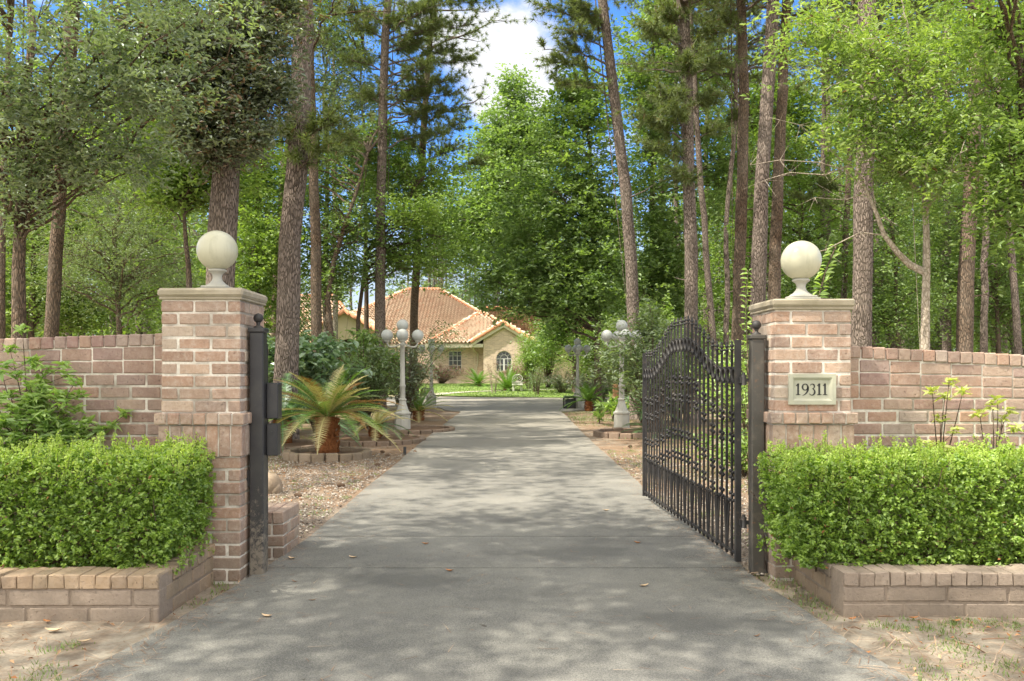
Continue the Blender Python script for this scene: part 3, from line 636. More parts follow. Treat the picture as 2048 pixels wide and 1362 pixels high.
def lowwall(x0, x1, y0, y1, h, label):
    r = empty('low_brick_wall', ((x0+x1)/2, (y0+y1)/2, 0), label, 'low wall')
    b = MB(); m_ = MB(); z = 0; k = 0
    while z < h-.09: 
        course(b, x0, x1, y0, y0+.095, z, CH, [0, .1][k % 2]); course(b, y0+.097, y1, x1-.095, x1, z, CH, [.1, 0][k % 2], 'y'); course(b, y0+.097, y1, x0, x0+.095, z, CH, [.1, 0][k % 2], 'y'); z += CH; k += 1
    for i in range(max(1, int((x1-x0)/.081))):
        n_ = int((x1-x0)/.081); a_ = x0+i*(x1-x0)/n_; b.bbox((a_+.003, y0-.004, z+.003), (a_+(x1-x0)/n_-.003, y1+.004, h), .007, random.random(), .003)
    b.build('brick_courses', 'pier_brick', r); m_.box((x0+.008, y0+.008, -.05), (x1-.008, y1-.008, h-.02)); m_.build('mortar_core', 'mortar', r)
lowwall(-2.1, -1.605, 5.98, 6.42, .33, 'low brick stub wall at the back of the left pier')
# ---------------------------------------------------------------- gate posts
def post(name, x0, x1, y0, y1, zt, mat, label):
    r = empty(name, ((x0+x1)/2, (y0+y1)/2, 0), label, 'gate post', 'square steel gate posts')
    b = MB(); b.bbox((x0, y0, -.05), (x1, y1, zt-.03), .007); b.build('column', mat, r)
    cx_, cy_ = (x0+x1)/2, (y0+y1)/2
    b = MB(); b.bbox((x0-.009, y0-.009, zt-.034), (x1+.009, y1+.009, zt-.004), .006); b.build('post_cap', mat, r)
    b = MB(); b.lathe([(.03, zt-.004), (.03, zt+.004), (.014, zt+.012), (.011, zt+.022), (.016, zt+.032), (.001, zt+.034)], (cx_, cy_, 0), 18); b.sphere((cx_, cy_, zt+.060), .031, 22, 14); b.build('ball_finial', 'iron', r)
    return r
lp = post('gate_post', -1.682, -1.592, 5.44, 5.53, 1.605, 'black_steel', 'peeling black steel latch post beside the left pier')
b = MB(); b.bbox((-1.591, 5.50, CAMZ-(838-HZ)/310), (-1.515, 5.60, CAMZ-(766-HZ)/310), .006); b.build('latch_box', 'black_steel', lp)
b = MB(); b.bbox((-1.591, 5.50, CAMZ-(912-HZ)/310), (-1.518, 5.58, CAMZ-(848-HZ)/310), .005); b.box((-1.560, 5.494, CAMZ-(868-HZ)/310), (-1.548, 5.4995, CAMZ-(863-HZ)/310)); b.build('lock_box', 'black_steel', lp)
b = MB(); b.bbox((-1.735, 5.455, CAMZ-(972-HZ)/310), (-1.6825, 5.475, CAMZ-(940-HZ)/310), .003); b.build('wall_bracket', 'black_steel', lp)
b = MB(); b.box((-1.603, 5.5305, .02), (-1.591, 5.545, 1.5)); b.build('stop_bar', 'black_steel', lp)
rpst = post('gate_post', 1.560, 1.645, 5.53, 5.615, 1.565, 'painted_steel', 'grey brown steel hinge post carrying the open gate')
b = MB(); b.bbox((1.646, 5.545, .56), (1.672, 5.60, .68), .004); b.bbox((1.63, 5.50, .565), (1.70, 5.529, .665), .004); b.build('wall_bracket', 'black_steel', rpst)
# ---------------------------------------------------------------- gate leaf
GA = Vector((1.500, 5.66, 0)); GB = Vector((1.335, 8.58, 0)); GL = (GB-GA).length; gd = (GB-GA).normalized(); gn = Vector((-gd.y, gd.x, 0))
gate = empty('iron_gate', GA, 'open black wrought iron gate leaf with arched top and ringed pickets', 'iron gate')
NB = 25
def bell(t_):
    u = abs(t_-.5)/.5
    return float(1-sstep(.12, .78, np.array(u)))
def gp(t_, z, o=0): return GA+gd*(GL*t_)+gn*o+Vector((0, 0, z))
def sq(b, p0, p1, hw=.007):
    """square bar between two points"""
    p0, p1 = Vector(p0), Vector(p1); d = (p1-p0).normalized(); u = gn if abs(d.dot(gn)) < .9 else gd; v_ = d.cross(u).normalized()
    V = [p+u*(a_*hw)+v_*(c_*hw) for p in (p0, p1) for a_, c_ in ((-1, -1), (1, -1), (1, 1), (-1, 1))]
    b.add([list(q) for q in V], None, [(0, 1, 5, 4), (1, 2, 6, 5), (2, 3, 7, 6), (3, 0, 4, 7), (3, 2, 1, 0), (4, 5, 6, 7)])
for (t_, zt, w_) in ((-.004, 1.53, .018), (1.0, 1.50, .016)):
    b = MB(); sq(b, gp(t_, .06), gp(t_, zt), w_); b.build('stile', 'iron', gate)
b = MB(); sq(b, gp(0, .105), gp(1, .105), .008); b.build('bottom_rail', 'iron', gate)
ts = [(i+1)/(NB+1) for i in range(NB)]
ringz = lambda t_: 1.295+.245*bell(t_)
for dz in (-.052, .052):
    b = MB(); tt = np.linspace(0, 1, 60); pts = [gp(t_, ringz(t_)+dz) for t_ in tt]
    b.tube(pts, .0055, 5, cap=False); b.build('top_rail', 'iron', gate)
for i, t_ in enumerate(ts):
    zt = ringz(t_)+.165
    b = MB(); sq(b, gp(t_, .07), gp(t_, zt), .0072)
    bar = b.build('picket', 'iron', gate)
    b = MB(); p = gp(t_, zt)
    b.lathe([(.008, zt), (.016, zt+.004), (.016, zt+.012), (.008, zt+.016), (.007, zt+.022), (.015, zt+.028), (.013, zt+.04), (.006, zt+.05), (.0095, zt+.056), (.001, zt+.07)], (p.x, p.y, 0), 8)
    p = gp(t_, .095); b.box((p.x-.012, p.y-.012, .085), (p.x+.012, p.y+.012, .115))
    b.build('finial', 'iron', bar)
    if i % 2 == 0:
        up_ = .30*bell(t_)*.75
        for zc in (1.02+up_, .87+up_, .62+up_*.8, .47+up_*.6):
            b = MB()
            for q in range(4):      # a rosette pair: two collars of small petals
                A = q*math.pi/2+.4
                for dz in (-.021, .021):
                    c_ = gp(t_, zc+dz+.009*math.sin(A))+gd*(.014*math.cos(A))+gn*(.009*math.sin(A))
                    b.sphere(c_, .0155, 6, 5, sc3=(1, 1, .85))
            b.sphere(gp(t_, zc), .011, 6, 5)
            b.build('rosette', 'iron', bar)
for i in range(NB+1):
    t_ = (i+.5)/(NB+1); b = MB(); b.torus(gp(t_, ringz(t_)), list(gd), (0, 0, 1), .0455, .0062, 20, 5, 1.0)
    b.build('ring', 'iron', gate)
for i in range(1, NB, 2):       # fan of rods and scrolls between the pickets at the foot
    t_ = ts[i]; b = MB(); st = GL/(NB+1)
    for sgn in (-1, 1):
        a_ = gp(t_, .115)+gd*(sgn*.012)
        pts = [a_]
        for k in range(6):
            f = (k+1)/6; pts.append(gp(t_, .115+.30*f)+gd*(sgn*(.012+.042*f**1.3)))
        c_ = gp(t_, .43)+gd*(sgn*.035)
        for k in range(9):
            A = k/8*math.pi*1.5; rr = .022*(1-k/13); pts.append(c_+gd*(sgn*rr*math.cos(A))+Vector((0, 0, rr*math.sin(A))))
        b.tube(pts, .0078, 5, cap=False)
    b.build('scroll_fan', 'iron', gate)
for z in (CAMZ-(760-HZ)/303, CAMZ-(1045-HZ)/303):
    b = MB(); p = Vector((1.530, 5.615, 0)); b.tube([(p.x, p.y, z-.035), (p.x, p.y, z+.035)], .020, 12, smooth=True); b.box((1.503, 5.60, z-.02), (1.53, 5.635, z+.02)); b.box((1.53, 5.60, z-.012), (1.562, 5.63, z+.012))
    b.tube([(p.x, p.y, z+.035), (p.x, p.y, z+.05)], .011, 10); b.build('hinge', 'iron', gate)
# ---------------------------------------------------------------- lamp posts
def lamp_post(loc):
    r = empty('lamp_post', loc); x, y, z0 = loc
    b = MB(); b.lathe([(.20, z0), (.20, z0+.03), (.175, z0+.05), (.168, z0+.36), (.185, z0+.38), (.185, z0+.41), (.15, z0+.43), (.13, z0+.47), (.085, z0+.60), (.075, z0+.66), (.09, z0+.68), (.09, z0+.70), (.06, z0+.72)], (x, y, 0), 16, flute=.06, smooth=False); b.build('base', 'lamp_paint', r)
    b = MB(); b.lathe([(.062, z0+.70), (.060, z0+.95), (.072, z0+.97), (.072, z0+1.0), (.056, z0+1.02), (.048, z0+1.85), (.065, z0+1.87), (.065, z0+1.89), (.045, z0+1.92), (.05, z0+2.02), (.075, z0+2.05), (.04, z0+2.08), (.035, z0+2.14), (.07, z0+2.17), (.07, z0+2.185), (.001, z0+2.186)], (x, y, 0), 16, flute=.08); b.build('shaft', 'lamp_paint', r)
    b = MB(); b.sphere((x, y, z0+2.30), .128, 24, 16); b.build('globe', 'globe_white', r)
    for k in range(4):
        A = k*math.pi/2+.12; dx, dy = math.cos(A), math.sin(A)
        b = MB(); pts = bez((x+.03*dx, y+.03*dy, z0+1.90), (x+.30*dx, y+.30*dy, z0+1.74), (x+.33*dx, y+.33*dy, z0+1.93), 9); b.tube(pts, .017, 8); b.lathe([(.02, z0+1.92), (.055, z0+1.945), (.062, z0+1.965), (.05, z0+1.975), (.001, z0+1.976)], (x+.33*dx, y+.33*dy, 0), 14); b.build('arm', 'lamp_paint', r)
        b = MB(); b.sphere((x+.33*dx, y+.33*dy, z0+2.08), .128, 24, 16); b.build('globe', 'globe_white', r)
    return r
lmp = lamp_post((-2.37, 18.4, 0))
tag(lmp, 'white five globe lamp post left of the drive, the nearer one', 'lamp post', 'white five-globe lamp posts along the drive')
for (x, y, lb) in ((-2.82, 29.7, 'distant white globe lamp post left of the drive near the lawn'), (2.40, 18.6, 'white globe lamp post right of the drive behind leafy sprays by the gate'), (2.29, 29.7, 'distant white globe lamp post right of the drive by the black lantern')):
    c_ = copy_tree(lmp); c_.location = (x, y, 0); c_['label'] = lb
# ---------------------------------------------------------------- edging rings, stubs, lantern
def edging(c, r_, n_, h, mat, label):
    o = empty('edging_ring', (c[0], c[1], 0), label, 'edging ring', 'rings of edging stones round the palms')
    for i in range(n_):
        A = i/n_*2*math.pi; b = MB(); L_ = 2*math.pi*r_/n_*.48
        M_ = Matrix.Translation((c[0]+r_*math.cos(A), c[1]+r_*math.sin(A), 0)) @ Matrix.Rotation(A+random.uniform(-.04, .04), 4, 'Z') @ Matrix.Rotation(random.uniform(-.04, .04), 4, 'X')
        b.bbox((-.055, -L_, -.03), (.055, L_, h+random.uniform(-.008, .008)), .012, random.random(), .004, M_); b.build('edging_stone', mat, o)
    b = MB(); n2 = 28; V = [(c[0], c[1], h*.75)]+[(c[0]+(r_-.04)*math.cos(i/n2*2*math.pi), c[1]+(r_-.04)*math.sin(i/n2*2*math.pi), h*.45) for i in range(n2)]
    b.add(V, [(0, i+1, (i+1) % n2+1) for i in range(n2)]); b.build('mulch_bed', 'mulch', o)
edging((-2.80, 12.9), .60, 20, .115, 'edging_stone', 'round ring of tan edging stones round the big sago palm')
edging((-2.62, 15.9), .95, 26, .075, 'brown_edging', 'wide brown edging ring behind the big sago palm')
edging((-3.95, 14.6), .75, 18, .07, 'brown_edging', 'brown edging ring at the left behind the latch post')
edging((-2.15, 18.5), .85, 22, .08, 'brown_edging', 'brown edging ring round the nearer left lamp post')
edging((2.45, 17.2), .75, 20, .11, 'brown_edging', 'brown edging ring right of the drive beside the gate leaf')
def thing1(name, b, mat, loc, label, cat, group=None): return tag(b.build(name, mat, origin=loc), label, cat, group)
b = MB()
for (dx, dz, s_) in ((0, .10, .13), (.05, .05, .10)): b.sphere((-2.62+dx, 9.2, dz-.02), s_, 9, 7, sc3=(1, .8, 1.1))
b.v = [v_+np.random.normal(0, .008, v_.shape) for v_ in b.v]
thing1('rock', b, 'edging_stone', (-2.6, 9.2, 0), 'rough tan rock on the gravel behind the latch post', 'rock')
b = MB(); b.tube([(-1.66-.03, 13.4, -.02), (-1.69, 13.4, .12)], .024, 10); thing1('pipe_stub', b, 'iron', (-1.69, 13.4, 0), 'short dark pipe stub standing at the drive edge', 'pipe')
r = empty('lantern', (1.97, 29.2, 0), 'small black box lantern on the ground beside the far right lamp post', 'lantern')
b = MB()
for sx_ in (-1, 1):
    for sy in (-1, 1): b.box((1.97+sx_*.19-.02, 29.2+sy*.15-.02, 0), (1.97+sx_*.19+.02, 29.2+sy*.15+.02, .36))
b.box((1.76, 29.03, .0), (2.18, 29.37, .06)); b.build('frame', 'iron', r)
b = MB(); b.prism([(1.73, .36), (2.21, .36), (2.12, .44), (1.82, .44)], 29.0, 29.4); b.build('lid', 'iron', r)
b = MB(); b.box((1.82, 29.09, .06), (2.12, 29.31, .34)); b.build('glass', 'window_glass', r)
b = MB(); b.bbox((3.55, 23.0, 0), (3.62, 23.07, .62), .01); thing1('stake', b, 'white_stone', (3.58, 23, 0), 'thin white stake standing beside the leaning pine behind the gate', 'stake')
b = MB(); b.bbox((3.12, 26.2, -.05), (3.30, 26.38, .9), .02); thing1('wooden_post', b, 'weathered_wood', (3.2, 26.3, 0), 'short orange brown wooden post behind the right lamp post', 'post')
# white oval-backed bench on the lawn edge
r = empty('garden_bench', (.30, 46, gz(0, 46)), 'white oval backed garden bench on the lawn by the palm', 'bench'); z0 = gz(0, 46)
b = MB()
for (R_, t_) in ((.27, .028), (.15, .018)): b.torus((.30, 46.12, z0+.70), (1, 0, 0), (0, 0, 1), R_, t_, 28, 8, .75)
for A in np.linspace(0, math.pi, 8): b.tube([(.30+.14*math.cos(A), 46.12, z0+.70+.11*math.sin(A)), (.30+.26*math.cos(A), 46.12, z0+.70+.19*math.sin(A))], .016, 6)
b.sphere((.30, 46.12, z0+.70), .06, 10, 7); b.bbox((.0, 46.08, z0+.40), (.60, 46.16, z0+.54), .02); b.build('backrest', 'white_stone', r)
b = MB(); b.bbox((.0, 45.7, z0+.32), (.60, 46.07, z0+.40), .02); b.build('seat', 'white_stone', r)
for sx_ in (.03, .46):
    b = MB(); b.bbox((sx_, 45.76, z0), (sx_+.11, 46.05, z0+.32), .02); b.build('leg', 'white_stone', r)
# ---------------------------------------------------------------- house
HY = 58.0; hz0 = .38
house = empty('brick_house', (-4, HY, hz0), 'pale brick house with orange and cream tiled roof beyond the lawn', 'house')
def wallpoly(b, poly, y0, y1): b.prism(poly, y0, y1)
EZ = 3.02
win = [((-3.62, 1.55), (-4.55, 2.62))]
b = MB()
X0, X1 = -6.0, 10.5
wx0, wx1, wz0, wz1 = -4.33, -3.45, 1.32, 2.62       # rectangular window
ax0, ax1, az0, az1 = -1.06, -.02, 1.25, 2.10; acx = (ax0+ax1)/2; ar = (ax1-ax0)/2
T = .25
for (a_, c_, z0_, z1_) in ((X0, wx0, hz0-.5, EZ), (wx0, wx1, hz0-.5, wz0), (wx0, wx1, wz1, EZ), (wx1, X1, hz0-.5, EZ)):
    b.box((a_, HY, z0_), (c_, HY+T, z1_))
BY = 57.10; bx0, bx1 = -1.92, .80
for (a_, c_, z0_, z1_) in ((bx0, ax0, hz0-.5, EZ), (ax0, ax1, hz0-.5, az0), (ax1, bx1, hz0-.5, EZ)): b.box((a_, BY, z0_), (c_, BY+T, z1_))
b.box((bx0, BY+T, hz0-.5), (bx0+T, HY, EZ)); b.box((bx1-T, BY+T, hz0-.5), (bx1, HY, EZ))
# spandrel over the arched window, up to the eave line
n_ = 12
for i in range(n_):
    A0, A1 = math.pi*i/n_, math.pi*(i+1)/n_; p0 = (acx-ar*math.cos(A0), az1+ar*math.sin(A0)); p1 = (acx-ar*math.cos(A1), az1+ar*math.sin(A1))
    b.prism([p0, (p1[0], p1[1]), (p1[0], EZ), (p0[0], EZ)], BY, BY+T)
gx0, gx1, gap, gaz = -2.72, 1.58, -.57, 4.42
b.prism([(bx0, EZ), (bx1, EZ), (bx1, gaz-.12-.60*(bx1-gap)), (gap, gaz-.12), (bx0, gaz-.12-.60*(gap-bx0))], BY, BY+T)
b.box((X0, HY+T, hz0-.5), (X0+T, HY+12, EZ)); b.box((X1-T, HY+T, hz0-.5), (X1, HY+10, EZ))
b.box((-22, 61, hz0-.5), (X0, 61.25, 3.1))
b.build('wall', 'house_brick', house)
def window(rect, arch=False):
    x0, x1, z0_, z1_ = rect; WY = BY if arch else HY; y = WY+.10
    f = MB(); t_ = .035
    for (a_, c_, d, e) in ((x0, x0+t_, z0_, z1_), (x1-t_, x1, z0_, z1_), (x0+t_, x1-t_, z0_, z0_+t_), (x0+t_, x1-t_, z1_-t_, z1_)): f.box((a_, y, d), (c_, y+.06, e))
    nx_, nz_ = (3, 4) if not arch else (4, 2)
    for i in range(1, nx_): xx = x0+(x1-x0)*i/nx_; f.box((xx-.016, y+.005, z0_+t_), (xx+.016, y+.05, z1_-t_))
    for i in range(1, nz_): zz = z0_+(z1_-z0_)*i/nz_; f.box((x0+t_, y+.008, zz-.014), (x1-t_, y+.047, zz+.014))
    if arch:
        cx_ = (x0+x1)/2; r_ = (x1-x0)/2
        for rr in (r_-.02, r_*.5):
            pts = [(cx_-rr*math.cos(A), y+.03, z1_+rr*math.sin(A)) for A in np.linspace(0, math.pi, 17)]; f.tube(pts, .022, 6)
        for A in np.linspace(0, math.pi, 6)[1:-1]: f.tube([(cx_-r_*.5*math.cos(A), y+.03, z1_+r_*.5*math.sin(A)), (cx_-r_*math.cos(A), y+.03, z1_+r_*math.sin(A))], .014, 5)
        f.box((cx_-.05, y-.003, z0_), (cx_+.05, y+.058, z1_))
    fo = f.build('window', 'white_frame', house)
    g_ = MB(); g_.box((x0+.01, y+.07, z0_+.01), (x1-.01, y+.09, z1_))
    if arch: g_.prism([((x0+x1)/2-ar*.98*math.cos(A), z1_+ar*.98*math.sin(A)) for A in np.linspace(0, math.pi, 17)], y+.07, y+.09)
    g_.build('pane', 'window_glass', fo)
    s_ = MB(); s_.box((x0-.05, WY-.04, z0_-.07), (x1+.05, WY+.1, z0_-.002)); s_.build('sill', 'house_brick', fo)
window((wx0, wx1, wz0, wz1)); window((ax0, ax1, az0, az1), True)
# roofs: real barrel tiles laid on each plane
def inpoly(px, py, poly):
    c_ = np.zeros(len(px), bool); n_ = len(poly); j = n_-1
    for i in range(n_):
        xi, yi = poly[i]; xj, yj = poly[j]
        cond = ((yi > py) != (yj > py)) & (px < (xj-xi)*(py-yi)/(yj-yi+1e-12)+xi); c_ ^= cond; j = i
    return c_
def tiled(poly3, parent, tw=.27, tl=.42, name='roof'):
    """poly3: planar polygon, first edge is the eave"""
    p = [Vector(q) for q in poly3]; u = (p[1]-p[0]).normalized(); nrm = None
    for q in p[2:]:
        nrm = u.cross(q-p[0]); 
        if nrm.length > .1: break
    nrm.normalize()
    if nrm.z < 0: nrm = -nrm
    v_ = nrm.cross(u).normalized()
    if v_.z < 0: v_ = -v_
    loc = [((q-p[0]).dot(u), (q-p[0]).dot(v_)) for q in p]
    xs = [q[0] for q in loc]; ys = [q[1] for q in loc]
    gx_, gy_ = np.meshgrid(np.arange(min(xs)+tw/2, max(xs), tw), np.arange(min(ys)+tl/2, max(ys), tl)); gx_, gy_ = gx_.ravel(), gy_.ravel()
    k = inpoly(gx_, gy_, loc); gx_, gy_ = gx_[k], gy_[k]; N = len(gx_)
    prof = np.array([(-.5, .0), (-.30, -.035), (-.12, .0), (0, .065), (.15, .10), (.30, .07), (.44, .0)]); m_ = len(prof)
    V = np.zeros((N, 2*m_, 3)); base = np.array(list(p[0])); U, W_, Nn = (np.array(list(q)) for q in (u, v_, nrm))
    for r_ in range(2):
        for i in range(m_):
            sx_ = gx_+prof[i, 0]*tw*1.04; sy = gy_+(-.62 if r_ == 0 else .5)*tl; sn = prof[i, 1]*1.3+(.15 if r_ == 0 else .0)
            V[:, r_*m_+i] = base+sx_[:, None]*U+sy[:, None]*W_+(sn+np.random.uniform(-.006, .006, N))[:, None]*Nn
    b_ = np.arange(N)[:, None]*2*m_; f = np.concatenate([b_+np.array([[i, i+1, m_+i+1, m_+i]]) for i in range(m_-1)])
    b = MB(); b.add(V.reshape(-1, 3), None, f, np.repeat(np.random.random(N), 2*m_), True)
    un = [list(q-nrm*.10) for q in p]; tp = [list(q-nrm*.02) for q in p]; n_ = len(p)
    b.add(un+tp, [(0, i+1, i) for i in range(1, n_-1)]+[(n_, n_+i, n_+i+1) for i in range(1, n_-1)], [(i, (i+1) % n_, n_+(i+1) % n_, n_+i) for i in range(n_)], .3)
    b.build(name, 'roof_tile', parent)
def ridge(a_, c_, parent, r_=.13):
    a_, c_ = Vector(a_), Vector(c_); n_ = max(2, int((c_-a_).length/.42)); b = MB()
    for i in range(n_):
        p0 = a_.lerp(c_, i/n_); p1 = a_.lerp(c_, (i+1.12)/n_); b.tube([p0+Vector((0, 0, .04)), p1+Vector((0, 0, .07))], [r_, r_*.82], 8)
    b.build('ridge_tiles', 'ridge_tile', parent)
E = EZ+.10
# wing hip end
ap = (-2.23, 61.1, 5.46); e0 = (-5.75, 57.4, E); e1 = (1.75, 57.4, E)
tiled([e0, e1, ap], house); 
tiled([(-5.75, 66, E), e0, ap, (-2.23, 66, 5.46)], house); tiled([e1, (1.75, 66, E), (-2.23, 66, 5.46), ap], house)
ridge(e0, ap, house); ridge(e1, ap, house)
# small front gable
ga = (-.57, 56.85, gaz+.07); gl = (gx0-.05, 56.85, 3.16); gr = (gx1+.05, 56.85, 3.16)
tiled([gl, (gl[0], 58.1, 3.16), (-.57, 60.2, ga[2]), ga], house, .28, .36); tiled([gr, (gr[0], 58.1, 3.16), (-.57, 60.2, ga[2]), ga], house, .28, .36)
ridge(gl, ga, house, .12); ridge(gr, ga, house, .12)
b = MB()
for s_ in (-1, 1):
    xe = gx0 if s_ < 0 else gx1
    b.prism([(xe, 2.92), (gap, gaz-.22), (gap, gaz-.02), (xe, 3.10)], 56.88, 56.98) if s_ < 0 else b.prism([(gap, gaz-.22), (xe, 2.92), (xe, 3.10), (gap, gaz-.02)], 56.88, 56.98)
b.build('rake_board', 'cream_trim', house)
b = MB()
b.box((-2.75, 56.95, EZ-.17), (-1.93, 57.34, EZ+.06)); b.box((.81, 56.95, EZ-.17), (1.6, 57.34, EZ+.06))
for (a_, c_) in ((-5.9, -1.95), (.83, 10.9)): b.box((a_, 57.35, EZ-.17), (c_, 57.45, EZ+.06)); b.box((a_, 57.45, EZ-.10), (c_, HY, EZ-.06))
b.build('fascia', 'cream_trim', house)
b = MB(); xd = -2.62
b.tube([(xd, 57.33, EZ-.1), (xd, 57.40, EZ-.3), (xd+.30, HY-.06, EZ-.55), (xd+.30, HY-.06, 1.9), (xd+.22, HY-.06, 1.5), (xd+.24, HY-.06, hz0)], .045, 8); b.box((xd-.12, 57.28, EZ-.10), (xd+.12, 57.345, EZ+.08)); b.build('downspout', 'cream_trim', house)
# right roof
r0 = (-2.0, 66, 6.1); r1 = (6.5, 66, 6.1); q0 = (1.2, 57.4, E); q1 = (11.2, 57.4, E)
tiled([(-2, 57.45, E-.02), q1, r1, r0], house); ridge(r0, r1, house); ridge(q1, r1, house); tiled([q1, (11.2, 74, E), r1], house)
# main roof
m0 = (-8.77, 72, 8.15); m1 = (-6.23, 72, 8.15); k0 = (-16.8, 61.4, 3.15); k1 = (1.6, 61.4, 3.15)
tiled([k0, k1, m1, m0], house); ridge(m0, m1, house); ridge(m0, k0, house); ridge(m1, k1, house)
tiled([k1, (1.6, 82, 3.15), m1], house); tiled([(-16.8, 82, 3.15), k0, m0], house)
# left roof
h0 = (-17.0, 67, 7.15); h1 = (-14.0, 67, 7.15); j0 = (-24, 60.5, 3.15); j1 = (-10, 60.5, 3.15)
tiled([j0, j1, h1, h0], house); ridge(h0, h1, house); ridge(h0, j0, house); ridge(h1, j1, house); tiled([(-24, 74, 3.15), j0, h0], house)
b = MB(); b.box((-22, 60.9, 2.95), (X0, 61.0, 3.16)); b.build('fascia', 'cream_trim', house)
# entry gable with its arch
ex, ez, ey = -11.5, 5.35, 58.6; hw = 2.0
b = MB(); ecx = -11.25; er = .78; ezs = 2.7
for i in range(12):
    A0, A1 = math.pi*i/12, math.pi*(i+1)/12; p0 = (ecx-er*math.cos(A0), ezs+er*math.sin(A0)); p1 = (ecx-er*math.cos(A1), ezs+er*math.sin(A1))
    b.prism([p0, p1, (p1[0], 4.15), (p0[0], 4.15)], ey, ey+.3)
b.box((ex-1.75, ey, hz0-.5), (ecx-er, ey+.3, 4.15)); b.box((ecx+er, ey, hz0-.5), (ex+1.75, ey+.3, 4.15)); b.prism([(ex-1.75, 4.15), (ex+1.75, 4.15), (ex, ez-.15)], ey, ey+.3)
b.box((ex-1.75, ey+.3, hz0-.5), (ex-1.5, ey+2.4, 4.15)); b.box((ex+1.5, ey+.3, hz0-.5), (ex+1.75, ey+2.4, 4.15))
b.build('entry_wall', 'stucco', house)
gl = (ex-hw-.2, ey-.3, 4.05); gr = (ex+hw+.2, ey-.3, 4.05); ga = (ex, ey-.3, ez); gb = (ex, 68, ez)
tiled([gl, (gl[0], 65, 4.05), gb, ga], house); tiled([gr, (gr[0], 65, 4.05), gb, ga], house); ridge(gl, ga, house, .15); ridge(gr, ga, house, .15)
b = MB(); b.box((ecx-.75, ey+2.2, hz0), (ecx+.75, ey+2.28, 3.2)); b.build('front_door', 'weathered_wood', house)
# ================================================================ VEGETATION
# ---- sago palms
def frond_mesh(b, base, az, el, L_, curl, rnd0=.5, wid=.11, nl=34, th=.012, droop=0):
    base = np.array(base); t_ = np.linspace(0, 1, 12); pts = []; p = base.copy(); a_ = el
    for i in range(12):
        pts.append(p.copy()); p = p+np.array([math.cos(az)*math.cos(a_), math.sin(az)*math.cos(a_), math.sin(a_)])*L_/11; a_ -= curl/11
    pts = np.array(pts); b.tube(pts, np.linspace(.010, .003, 12), 4, .7, cap=False)
    q = np.linspace(.10, 1, nl); P_ = np.stack([np.interp(q, t_, pts[:, k]) for k in range(3)], 1); T = np.gradient(P_, axis=0); T /= np.linalg.norm(T, axis=1)[:, None]
    S = np.cross(T, [0, 0, 1.]); S /= np.linalg.norm(S, axis=1)[:, None]+1e-9; U = np.cross(S, T)
    ln = wid*np.sin(np.clip(q*2.6+.35, 0, math.pi))**.6*np.clip((1.02-q)*4, .25, 1)
    for sg in (-1, 1):
        d = S*sg*.85+T*.5+U*.35+np.random.normal(0, .06, S.shape); d /= np.linalg.norm(d, axis=1)[:, None]
        a0 = P_-T*th*.5; a1 = P_+T*th*.5; tip = P_+d*ln[:, None]-np.array([0, 0, 1.])*ln[:, None]*.18
        N = len(q); b.add(np.stack([a0, a1, tip], 1).reshape(-1, 3), np.arange(N*3).reshape(N, 3), None, np.repeat(np.random.uniform(0, 1, N), 3))
def sago(loc, tr, th_, nf, L_, mats, label, elr=(.0, 1.25), group='sago palms in the beds and lawn', wid=.11, nl=34, curl=1.1, stiff=False):
    r = empty('sago_palm', loc, label, 'sago palm', group); x, y, z = loc
    if th_ > 0:
        b = MB(); n_ = 18; zs = np.linspace(-.02, th_, 9); pr = [(tr*(.92+.2*math.sin(i*1.1))*(.8 if i in (0, 8) else 1), z+zz) for i, zz in enumerate(zs)]+[(.001, z+th_+.02)]
        b.lathe(pr, (x, y, 0), n_)
        m_ = int(260*th_/.5); A = np.random.uniform(0, 2*np.pi, m_); Z = np.random.uniform(0, th_, m_)
        C = np.stack([x+tr*np.cos(A), y+tr*np.sin(A), z+Z], 1); D = np.stack([np.cos(A)*.6, np.sin(A)*.6, np.full(m_, .9)], 1)
        b.leaves(C+D*.02, .085, .4, D=D, dn=.25, up=0); b.build('trunk', 'sago_trunk', r)
    for i in range(nf):
        az = i*2.399+random.uniform(-.2, .2); f = (i+.5)/nf; el = elr[0]+(elr[1]-elr[0])*f+random.uniform(-.1, .1)
        b = MB(); mt = mats(az, f)
        frond_mesh(b, (x+.03*math.cos(az), y+.03*math.sin(az), z+th_), az, el, L_*random.uniform(.85, 1.1)*(.75+.25*(1-f)), curl*random.uniform(.8, 1.2)*(1-.3*f), wid=wid, nl=nl, th=L_/nl*.62)
        b.build('frond', mt, r)
    return r
def m_main(az, f):
    c_ = math.cos(az)
    return random.choice(['straw_frond', 'straw_frond', 'rust_frond', 'young_leaf', 'grey_leaf', 'fresh_sago_leaf'])
sago((-2.80, 12.9, .06), .155, .56, 56, 1.24, m_main, 'large sago palm, yellowed fronds on a shaggy red brown trunk', (.08, 1.22), nl=50, wid=.17)
sago((-4.05, 15.0, .0), .14, .45, 44, 1.6, lambda a_, f: 'sago_leaf', 'dark green sago palm with long fronds left of the yellowed palm', (.1, 1.1), nl=44, wid=.15)
sago((-2.55, 15.9, .08), .11, .22, 26, .85, lambda a_, f: random.choice(['sago_leaf', 'straw_frond', 'grey_leaf']), 'half faded sago palm just behind the yellowed palm', (-.1, 1.0), nl=30, wid=.11)
sago((-2.45, 22.3, .0), .13, .25, 30, 1.05, lambda a_, f: 'fresh_sago_leaf' if f > .35 else 'straw_frond', 'bright green upright sago palm behind the nearer left lamp post', (.05, 1.35), nl=30, wid=.12, curl=.8)
